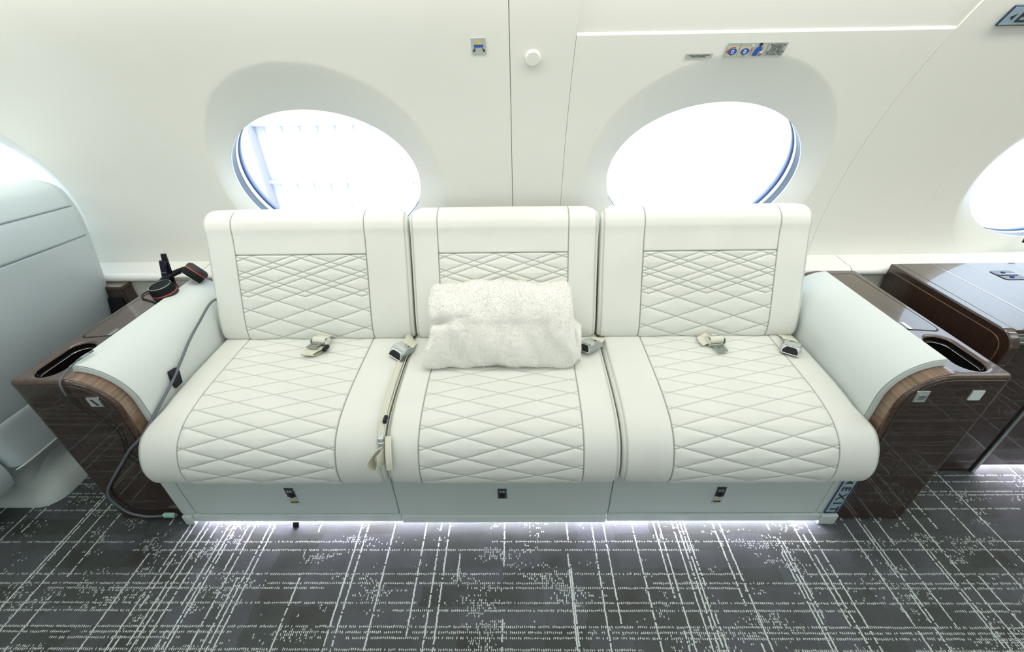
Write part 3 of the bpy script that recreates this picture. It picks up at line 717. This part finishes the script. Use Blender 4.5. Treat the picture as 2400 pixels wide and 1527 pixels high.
# side shell of the seat, its rounded rear end showing at the frame edge
arm = prism('arm_shell', catmull([(-2.5, .10), (-1.78, .105), (-1.675, .125), (-1.638, .18), (-1.642, .26), (-1.70, .36), (-1.85, .56), (-2.1, .60), (-2.5, .60)], 6).tolist(), .78, .915, M_club, None, fn=lambda a, b, w: (a, w, b), bw=.03, seg=5, ang=50)
pod = prism('pedestal', rrect(-2.3, -1.68, .95, 1.40, .05), .05, .20, M_cabinetend, None, fn=lambda a, b, w: (a, b, w), bw=.01)
# flared plinth
def flare(z, g): return [(a, b, z) for a, b in rrect(-2.35-g, -1.665+g, .98-g, 1.38+g, .07, 8)]
rows = [flare(.17, -.022), flare(.128, -.018), flare(.124, -.015), flare(.050, .036), flare(.044, .042), flare(.012, .060), flare(0, .062)]
n = len(rows[0]); v = [p for r_ in rows for p in r_]; f = [(i*n+k, i*n+(k+1) % n, (i+1)*n+(k+1) % n, (i+1)*n+k) for i in range(len(rows)-1) for k in range(n)]
pod2 = mesh('plinth', v, [q[::-1] for q in f]+[tuple(range(n))], M_cabinetend, None, True); pod2.modifiers.new('es', 'EDGE_SPLIT').split_angle = math.radians(28)
edge_hl = tube('edge_highlight', [(-1.625, .925, .196), (-1.6085, .945, .203), (-1.6035, 1.00, .204), (-1.6035, 1.20, .204), (-1.6035, 1.43, .204)], .0030, M_arm, None, 8)  # pale tube standing in for the highlight along the lower shell edge
seatc = box('seat_cushion', -2.45, -1.85, .90, 1.42, .20, .46, M_club, None, .05, 4)
under(club, o1, o2, edge_hl, arm, pod, pod2, seatc)
# dark ledge unit between the seat and the wall
du = empty('walnut_ledge_unit', (-1.6, 1.45, 0), 'small dark walnut box behind the grey club seat, under the window ledge', 'cabinet')
under(du, box('body', -1.95, -1.482, 1.455, 1.502, 0, .585, M_woodv, None, .003), box('top', -1.95, -1.478, 1.450, 1.502, .586, .600, M_wood, None, .003), box('recess_panel', -1.62, -1.50, 1.449, 1.456, .44, .55, M_black, None, .002))

# ------------------------------------------------------------ placards on the wall
def placard(name, x0, x1, s0, s1, m, label, rr=.002, th=.0012, cat='sign'):
    cx_, cs_ = (x0+x1)/2, (s0+s1)/2; root = prism(name, rrect(x0-cx_, x1-cx_, s0-cs_, s1-cs_, rr), 0, th, m, None, fn=lambda a, b, w: (a, b, w))
    root.matrix_world = wframe(cx_, cs_, -.0006); tag(root, label, cat); return root
def flat(name, pts, z, m, root, th=.0003): return prism(name, pts, z, z+th, m, root, fn=lambda a, b, w: (a, b, w))
def disc(cx_, cy, rx, ry, n=28): return [(cx_+rx*math.cos(2*PI*i/n), cy+ry*math.sin(2*PI*i/n)) for i in range(n)]
dp = placard('ditching_placard', -.0785, -.0395, .7125, .7575, M_plate, 'small square silver placard with yellow boat on blue waves, left of the round knob')
flat('boat_print', [(-.009, .0045), (.009, .0045), (.0115, .0072), (.004, .0072), (.001, .0165), (-.0015, .0165), (-.005, .0072), (-.0105, .0072)], .0012, M_yel, dp)
wv = [(-.0125+i*.0025, .0045+(.0011 if i % 2 else -.0005)) for i in range(11)]+[(.0125-i*.0025, -.0035+(.0011 if i % 2 else -.0005)) for i in range(11)]
flat('wave_print', wv, .0012, M_blue, dp)
for sg in (-1, 1): flat('arrow_print', [(sg*.0085, -.0065), (sg*.0115, -.0052), (sg*.0145, -.0100), (sg*.0165, -.0085), (sg*.0160, -.0155), (sg*.0095, -.0145), (sg*.0120, -.0122)], .0012, M_ink, dp)
kn = empty('wall_knob', wp(.089, .7005, 0), 'round white flat knob on the narrow ivory wall panel', 'knob')
kb = lathe('cap', [(.0001, 0), (.0205, 0), (.0212, .002), (.0210, .0055), (.0190, .0075), (.0001, .0075)], M_wall, None, 48, wframe(.089, .7005)); under(kn, kb)
p2 = placard('warning_placard', .511, .5855, .6905, .704, M_plate, 'long thin silver placard reading assess outside conditions prior to opening')
text('lettering', 'ASSESS OUTSIDE CONDITIONS\nPRIOR TO OPENING', .0049, M_ink, p2, Matrix.Translation((0, -.0004, .0013)), bold=.00006, sx=.86)
p3 = placard('exit_instruction_placard', .6145, .7770, .6925, .7315, M_plate, 'wide silver placard with blue exit handle pictures and red arrows', .003)
for i, xx in enumerate((-.0765, -.0430)):
    flat('picture_field', rrect(xx, xx+.031, -.0165, .0085 if i else .0105, .001), .0012, M_tan, p3)
    flat('handle_disc', disc(xx+.0165, -.0040, .0115, .0092), .0016, M_blue, p3)
    flat('handle_slot', rrect(xx+.0135, xx+.0195, -.0085, .0010, .0008), .0020, M_whitep, p3)
    flat('handle_key', rrect(xx+.0153, xx+.0177, -.0062, -.0012, .0004), .0023, M_blue, p3)
    flat('pointer', [(xx+.0150, -.0131), (xx+.0180, -.0131), (xx+.0165, -.0165)], .0016, M_ink, p3)
arc = [( -.0600+.0150*math.cos(math.radians(q)), -.0040+.0140*math.sin(math.radians(q))) for q in range(75, 176, 10)]; arc2 = [(-.0600+.0130*math.cos(math.radians(q)), -.0040+.0120*math.sin(math.radians(q))) for q in range(175, 74, -10)]
flat('red_arrow', arc+arc2, .0024, M_red, p3); flat('red_arrow', [(-.0780, -.0010), (-.0700, -.0010), (-.0745, -.0085)], .0024, M_red, p3)
flat('red_arrow', [(-.0120, .0060), (-.0103, .0060), (-.0103, -.0020), (-.0092, -.0020), (-.0112, -.0065), (-.0132, -.0020), (-.0120, -.0020)], .0024, M_red, p3)
flat('handle_ring', disc(-.0110, .0120, .0040, .0045), .0016, M_whitep, p3); flat('handle_ring', disc(-.0110, .0120, .0018, .0024), .0020, M_plate, p3)
flat('figure_head', disc(.0085, .0150, .0046, .0046), .0016, mat('skin_print', (.04, .02, .04), .5), p3)
flat('figure_body', [(-.0030, -.0165), (.0105, -.0165), (.0125, -.002), (.0175, -.004), (.0190, -.001), (.0145, .0085), (.0075, .0095), (.0020, .0075), (-.0020, 0)], .0016, M_blue, p3)
flat('hatch_drawing', [(.0180, -.0150), (.0240, -.0120), (.0262, .0020), (.0240, .0150), (.0200, .0165), (.0215, .003)], .0016, M_tan, p3); flat('handle_slot', rrect(.0160, .0205, -.0080, -.0020, .0008), .0022, M_whitep, p3)
flat('red_arrow', [(.0150, -.0175), (.0135, -.0115), (.0165, -.0130), (.0225, -.0095), (.0235, -.0115), (.0180, -.0150)], .0024, M_red, p3)
for xx in (-.0450, -.0105, .0300): flat('divider', [(xx, -.0175), (xx+.0006, -.0175), (xx+.0006, .0180), (xx, .0180)], .0012, M_ink, p3)
text('lettering', 'PLACE EXIT IN\nFORWARD\nCABIN SEAT\nHATCH WEIGHS\n59 LB (26.7 KG)', .0078, M_ink, p3, Matrix.Translation((.0560, -.0000, .0013)), bold=.0001, sx=.82)
ex = empty('exit_sign', wp(1.40, .792, 0), 'blue-grey EXIT sign with left-pointing arrow on the wall, top right corner', 'sign')
mE = wframe(1.40, .7925, -.001)
def exb(name, pts, z0, z1, m, bw=0): o = prism(name, pts, z0, z1, m, None, fn=lambda a, b, w: tuple(mE @ Vector((a, b, w))), bw=bw, seg=2); under(ex, o); return o
exb('frame', rrect(-.116, .118, -.0255, .0255, .002), 0, .005, M_signframe, .001)
exb('face', rrect(-.1135, .1155, -.0230, .0230, .001), .004, .0058, M_exit)
exb('chrome_edge', rrect(-.1125, .1145, -.0225, -.0200, .0005), .0055, .0064, M_chrome)
exb('arrow', [(-.1035, -.001), (-.0925, .0075), (-.0925, -.0095)], .0058, .0062, M_ink)
tt = text('lettering', 'EXIT', .046, M_ink, None, mE @ Matrix.Translation((-.0855, -.0005, .0060)), align='LEFT', sx=1.25, bold=.0006); under(ex, tt)

# small dark fitting under the right window
fit = box('shade_button', -.012, .012, -.004, .004, -.012, .012, M_black, None, .003); fit.location = wp(2.022, .03, -.003); tag(fit, 'tiny black button below the window at the right edge', 'button')

# ------------------------------------------------------------ seat belts
def tongue_belt(x, y, z, rz, label, lean, tz=.001, ts=0):
    r = empty('seat_belt', (x, y, z), label, 'seat belt', rz=rz)
    # webbing coming out of the gap behind
    ribbon('webbing', [(lean*.02, .062, -.012), (lean*.012, .045, .004), (lean*.004, .022, .012), (0, .004, .012)], (1, 0, 0), .044, .0022, M_web, r)
    # rolled fold around the adjuster bar
    rp = [(0, .016*math.cos(t)*.72, .013+.011*math.sin(t)) for t in np.linspace(0, 2*PI*.92, 14)]
    ribbon('rolled_fold', rp, (1, 0, 0), .047, .0035, M_web, r, .002)
    for sg in (-1, 1): box('adjuster_side', sg*.0275-.0016, sg*.0275+.0016, -.018, .018, .0, .022, M_chrome, r, .001)
    box('adjuster_bar', -.027, .027, -.0175, -.0125, .001, .005, M_satin, r, .001)
    # tongue plate with square eye
    ov = rrect(-.019, .019, -.056, -.014, .004, 4); iv = rrect(-.0085, .0085, -.044, -.027, .002, 4); n = len(ov); v = []; f = []
    for z_ in (.0, .0032): v += [(a, b, tz+z_+ts*(b+.014)) for a, b in ov]+[(a, b, tz+z_+ts*(b+.014)) for a, b in iv]
    for k in range(n):
        j = (k+1) % n; f += [(2*n+k, 2*n+j, 3*n+j, 3*n+k), (j, k, n+k, n+j), (k, j, 2*n+j, 2*n+k), (n+j, n+k, 3*n+k, 3*n+j)]
    mesh('tongue', v, f, M_steel, r)
    return r
b1 = tongue_belt(-.655, 1.238, .478, math.radians(-10), 'seat belt tongue with cream folded strap on the left seat', -1, .011, -.20)
ribbon('strap_tail', [(.010, -.005, -.002), (.006, -.03, -.0035), (-.004, -.062, -.003), (-.008, -.074, .003), (-.006, -.069, .0095), (.004, -.048, .0095), (.016, -.022, .004)], (1, .1, 0), .044, .0022, M_web, b1)
box('strap_clip', .030, .043, -.045, -.015, .0, .012, M_black, b1, .003)
b2 = tongue_belt(.722, 1.225, .478, math.radians(8), 'seat belt tongue with square metal eye on the right seat', -1)
ribbon('twisted_strap', [(-.015, .06, -.01), (-.028, .04, .008), (-.034, .015, .006), (-.030, -.006, .004)], (.9, .25, .3), .034, .0022, M_web, b2)
box('adjuster_latch', -.008, .010, .012, .030, .018, .026, M_chrome, b2, .003)
def buckle(x, y, z, rz, label, tilt=0, roll=0):
    r = empty('seat_belt_buckle', (x, y, z), label, 'seat belt buckle', rz=rz)
    r.rotation_euler = (tilt, roll, rz); r.scale = (1.06, 1.06, 1.06)
    # wedge body : slanted mouth face at -y
    pro = [(-.038, .0), (-.039, .004), (-.024, .0225), (-.006, .0255), (.020, .018), (.029, .006), (.027, 0)]
    prism('shell', pro, -.0265, .0265, M_steel, r, bw=.0035, seg=3, ang=25)
    prism('lever', [(-.0225, .0245), (-.004, .0275), (.019, .0205), (.019, .0175), (-.004, .0250), (-.021, .0225)], -.0225, .0225, M_chrome, r, bw=.001)
    sl = lambda a, b_, w: (a, -.0392+.79*b_-w*.78, .0035+b_*1.0+w*.62)
    prism('mouth', [(-.0215, .001), (.0215, .001), (.0205, .009), (.0125, .0165), (-.0125, .0165), (-.0205, .009)], -.001, .0012, M_black, r, fn=sl)
    tube('mouth_rim', [sl(a*1.05, b_, .0012) for a, b_ in [(-.0215, .0), (.0215, .0), (.0208, .009), (.0125, .0172), (-.0125, .0172), (-.0208, .009), (-.0215, .0)]], .0015, M_chrome, r, 6, step=.002)
    return r
k1 = buckle(-.356, 1.192, .472, math.radians(-32), 'chrome buckle lying between the left and middle seats', roll=.18)
ribbon('webbing', [(0, .018, .008), (-.006, .040, .012), (-.018, .062, .006), (-.030, .082, -.012)], [(1, 0, 0), (1, 0, -.3), (.7, 0, -.8)], .042, .0022, M_web, k1)
k2 = buckle(.294, 1.205, .476, math.radians(-52), 'chrome buckle beside the fluffy blanket, by the right seat gap', roll=-.25)
ribbon('webbing', [(0, .018, .008), (-.012, .045, .008), (-.034, .070, .0)], (1, 0, 0), .042, .0022, M_web, k2)
k3 = buckle(.968, 1.195, .472, math.radians(-34), 'chrome buckle against the right armrest', roll=.0)
ribbon('webbing', [(0, .018, .008), (-.01, .05, .006), (-.036, .09, -.006)], (1, 0, 0), .042, .0022, M_web, k3)
# long belt lying in the gap between left and middle seats, its end hanging over the front
gb = empty('seat_belt', (-.343, .9, .46), 'long cream belt in the gap between left and middle seats, hanging over the front', 'seat belt')
gp = [ribbon('webbing', [(-.3505, 1.13, .476), (-.3515, 1.05, .474), (-.352, .97, .467), (-.3515, .90, .455), (-.350, .862, .438), (-.349, .848, .425)], (.80, 0, -.6), .017, .0024, M_web),
      ribbon('webbing', [(-.338, 1.20, .468), (-.3390, 1.08, .466), (-.3400, .98, .460), (-.3420, .90, .446), (-.3420, .85, .425)], (.4, 0, .9), .012, .002, M_web),
      box('black_keeper', -.348, -.338, .880, .905, .446, .458, M_black, None, .002),
      box('clip', -.3575, -.3395, .836, .860, .412, .432, M_satin, None, .003),
      tube('clip_bar', [(-.359, .836, .417), (-.348, .832, .419), (-.337, .836, .417)], .0022, M_chrome),
      ribbon('hanging_loop', [(-.346, .814, .418), (-.360, .806, .402), (-.373, .799, .380), (-.368, .796, .360), (-.354, .796, .358), (-.346, .800, .380), (-.344, .807, .408)], (.15, .85, -.5), .038, .0022, M_web),
      ribbon('hanging_tail', [(-.3285, .850, .428), (-.3255, .822, .404), (-.3235, .802, .375), (-.324, .796, .350)], (1, .25, 0), .017, .0024, M_web)]
under(gb, *gp)

# ------------------------------------------------------------ fluffy blanket
bl = empty('folded_blanket', (-.015, 1.2, .47), 'cream fluffy folded blanket lying on the middle seat against the backrest', 'blanket')
def blanket_mesh(name, x0, x1, prof, seed, nx=90, noise=.004, crease=True):
    c = catmull(prof+[prof[0]], 8)[:-1]; n = len(c); ctr = c.mean(0); v = []; r_ = np.random.default_rng(seed); ph = r_.uniform(0, 6, 12)
    for i in range(nx+1):
        u = i/nx; x = x0+(x1-x0)*u; e = min(u, 1-u)*(x1-x0); k = 1-.14*max(0, 1-e/.016)**2.2
        for j in range(n):
            p = ctr+(c[j]-ctr)*k; d = (c[j]-ctr)/np.linalg.norm(c[j]-ctr); th = 2*PI*j/n
            h = noise*(math.sin(9*u+3*th+ph[0])+.6*math.sin(21*u-2*th+ph[1])+.5*math.sin(37*u+5*th+ph[2]))
            if crease:
                zc_ = p[1]; 
                if x < -.10: h -= .020*math.exp(-((zc_-(.612+.10*(x+.26)))/.011)**2)*min(1, (-.10-x)/.12)*(1 if p[0] < 1.24 else 0)
            top = .008*math.sin(PI*u) if c[j][1] > .62 else 0
            q = p+d*h; xx = x
            if crease: xx += .010*math.sin(q[1]*38+1.2)*(1 if u > .5 else -1)*(abs(u-.5)*2)**4 + (.014*(.56-q[1])/.1 if u < .5 else .010*(q[1]-.56)/.1)*(-1 if u < .5 else -1)*(abs(u-.5)*2)**3*(1 if u < .5 else .9)
            v.append((xx, q[0], q[1]+top))
    f = [(i*n+j, i*n+(j+1) % n, (i+1)*n+(j+1) % n, (i+1)*n+j) for i in range(nx) for j in range(n)]
    f += [tuple(range(n))[::-1], tuple(nx*n+j for j in range(n))]
    return v, f, n
M_fluff = mat('fluffy_cream', (.93, .92, .85), .9, spec=.1); vary(M_fluff, (.94, .93, .86), (.98, .975, .94), 260); P(M_fluff).inputs['Sheen Weight'].default_value = .3
def fluffy(nm, pnm, args, cnt, **kw):
    v, f, n = blanket_mesh(nm, *args, **kw)
    o = mesh(nm, v, f, M_fluff, None, True); bm = bmesh.new(); bm.from_mesh(o.data); bmesh.ops.recalc_face_normals(bm, faces=bm.faces); bm.to_mesh(o.data); bm.free()
    me = o.data; ar = np.array([p.area for p in me.polygons]); nr = np.array([p.normal for p in me.polygons]); vc = np.array([q.co for q in me.vertices])
    qd = [p for p in me.polygons if len(p.vertices) == 4]; ids = np.array([list(p.vertices) for p in qd]); qa = np.array([p.area for p in qd]); qn = np.array([tuple(p.normal) for p in qd])
    pick = rng.choice(len(qd), cnt, p=qa/qa.sum()); a_, b_ = rng.random(cnt)[:, None], rng.random(cnt)[:, None]; I = ids[pick]
    pos = (vc[I[:, 0]]*(1-a_)+vc[I[:, 1]]*a_)*(1-b_)+(vc[I[:, 3]]*(1-a_)+vc[I[:, 2]]*a_)*b_
    dr = qn[pick]+rng.normal(0, .55, (cnt, 3)); dr /= np.linalg.norm(dr, axis=1)[:, None]; ln = rng.uniform(.003, .0075, cnt)[:, None]
    sd = np.cross(dr, rng.normal(0, 1, (cnt, 3))); sd /= np.linalg.norm(sd, axis=1)[:, None]
    b0 = pos-qn[pick]*.001; m0 = b0+dr*ln*.6; tp = m0+(dr+rng.normal(0, .5, (cnt, 3)))*ln*.5
    hw = .00055; V = np.stack([b0-sd*hw, b0+sd*hw, m0+sd*hw*.9, m0-sd*hw*.9, tp], 1).reshape(-1, 3)
    k = np.arange(cnt)*5; FQ = [(i, i+1, i+2, i+3) for i in k]+[(i+3, i+2, i+4) for i in k]
    p_ = mesh(pnm, V, FQ, M_fluff, None, False); p_['kind'] = 'stuff'
    return o, p_
BP = [(1.105, .474), (1.098, .50), (1.108, .545), (1.135, .595), (1.175, .645), (1.23, .680), (1.285, .682), (1.318, .655), (1.308, .60), (1.285, .52), (1.262, .478), (1.18, .472)]
o, p_ = fluffy('folded_cloth', 'pile', (-.252, .218, BP, 3), 80000)
o3, p3_ = fluffy('inner_fold', 'pile', (.16, .248, [(1.135, .474), (1.130, .50), (1.15, .55), (1.19, .575), (1.24, .565), (1.25, .51), (1.24, .476)], 5), 7000, nx=20, crease=False)
for q in (o, o3): under(bl, q)
p_.parent = o; p3_.parent = o3

# ------------------------------------------------------------ headphones, phone, cables
hd = empty('headphones', (-1.2, 1.38, .622), 'black over-ear headphones with orange rings lying on the left console', 'headphones')
def cup(c, nrm, up_hint=(0, 0, 1), r=.040):
    n_ = Vector(nrm).normalized(); x_ = Vector(up_hint).cross(n_).normalized(); y_ = n_.cross(x_); m_ = Matrix((x_, y_, n_)).transposed().to_4x4(); m_.translation = Vector(c)
    a = lathe('ear_cup', [(.0001, .029), (r*.78, .0285), (r*.80, .030), (r*.86, .0285), (r*.93, .024), (r*.97, .012), (r*.97, .004), (.0001, .004)], M_earcup, None, 36, m_)
    rim = lathe('metal_rim', [(r*.82, .0303), (r*.86, .0303), (r*.86, .0285), (r*.82, .0285)], M_satin, a, 36, m_, False)
    rg = lathe('orange_ring', [(r*.90, .001), (r*1.0, .001), (r*1.0, .004), (r*.90, .004)], M_orange, None, 36, m_)
    pad = lathe('ear_cushion', [(.0001, -.020), (r*.70, -.020), (r*.92, -.016), (r*1.02, -.008), (r*1.0, .001), (.0001, .001)], M_cushion, None, 36, m_)
    return [a, rg, pad]
hp_ = cup((-1.198, 1.322, .6435), (-.10, -.10, 1)) + cup((-1.140, 1.425, .672), (-.62, -.80, -.62), r=.037)
hp_.append(tube('headband', [(-1.205, 1.345, .665), (-1.245, 1.375, .652), (-1.262, 1.415, .648), (-1.245, 1.452, .655), (-1.20, 1.465, .668), (-1.165, 1.445, .676)], lambda t: .0085+.002*math.sin(PI*t), M_black, None, 10))
hp_.append(tube('yoke', [(-1.250, 1.345, .648), (-1.235, 1.335, .650), (-1.215, 1.332, .660)], .004, M_satin, None, 8))
under(hd, *hp_)
ph = empty('tablet_stand', (-1.262, 1.43, .62), 'upright thin black card box standing behind the headphones', 'box')
under(ph, prism('back_card', [(-1.276, .622), (-1.250, .622), (-1.234, .737), (-1.251, .737)], 1.437, 1.444, M_black, None, fn=lambda a, b, w: (a, w, b)), prism('front_card', [(-1.286, .622), (-1.263, .622), (-1.239, .713), (-1.259, .716)], 1.426, 1.434, mat('dark_violet_card', (.02, .018, .045), .25), None, fn=lambda a, b, w: (a, w, b)), box('silver_line', -1.272, -1.252, 1.4252, 1.4262, .668, .671, M_chrome))
cc = empty('audio_cord', (-1.17, 1.1, .63), 'thin grey audio cord with ribbed plug at the front corner of the left armrest pad', 'cord')
under(cc, tube('plug', [(-1.1585, .972, .6465), (-1.1635, .925, .6460)], .0030, M_cord, None, 10), tube('plug_ribs', [(-1.1600, .958, .6462), (-1.1625, .936, .6462)], .0036, mat('ribbed_grey', (.32, .38, .42), .4), None, 10),
      tube('cord', [(-1.1635, .928, .646), (-1.171, .905, .638), (-1.176, .885, .628), (-1.1765, .868, .618), (-1.176, .862, .600), (-1.178, .862, .575)], .0022, M_cord, None, 8))
bc = empty('headphone_cord', (-1.28, 1.36, .622), 'short black cord looped from the headphones over the console lid', 'cord')
under(bc, tube('cord', [(-1.215, 1.345, .640), (-1.262, 1.372, .632), (-1.300, 1.355, .625), (-1.285, 1.318, .6245), (-1.24, 1.297, .6245), (-1.195, 1.275, .6245)], .0022, M_black, None, 8))
ac = empty('power_cord', (-1.03, 1.1, .4), 'grey cord running down the left armrest and looping in front of the left console', 'cord')
acp = [(-1.015, 1.345, .615), (-1.034, 1.30, .612), (-1.036, 1.223, .585), (-1.0355, 1.15, .558), (-1.034, 1.09, .528), (-1.034, 1.02, .492), (-1.034, .965, .470), (-1.038, .91, .445), (-1.048, .868, .42), (-1.083, .8625, .388), (-1.113, .8625, .362), (-1.142, .862, .33), (-1.195, .862, .272), (-1.258, .861, .200), (-1.284, .860, .160), (-1.288, .859, .117), (-1.264, .858, .062), (-1.216, .856, .044), (-1.175, .855, .045), (-1.150, .855, .049)]
under(ac, tube('cord', acp, .0042, M_cord, None, 8), box('connector', -1.149, -1.112, .849, .861, .043, .059, M_mint, None, .003), box('connector_tip', -1.112, -1.104, .852, .858, .047, .055, M_satin))
th_ = empty('thin_cord', (-1.13, .86, .4), 'thin black cord hanging down the face of the left console', 'cord')
under(th_, tube('cord', [(-1.178, .8635, .56), (-1.150, .8625, .50), (-1.110, .862, .450), (-1.115, .862, .40), (-1.128, .861, .350), (-1.120, .861, .310), (-1.09, .861, .270)], .0014, M_black, None, 6))
st = empty('anchor_tab', (-1.036, 1.04, .5), 'black plastic tab between left armrest and left seat cushion', 'tab')
under(st, prism('tab', [(1.028, .523), (1.058, .517), (1.062, .500), (1.052, .462), (1.022, .462), (1.020, .49)], -1.042, -1.034, M_black, None, bw=.002))
tb = empty('floor_tab', (-.71, .86, 0), 'small black strap end poking out below the left seat base', 'strap')
under(tb, prism('tab', [(-.722, 0.0), (-.703, 0.0), (-.697, .024), (-.716, .024)], .842, .846, M_black, None, fn=lambda a, b, w: (a, w, b)))
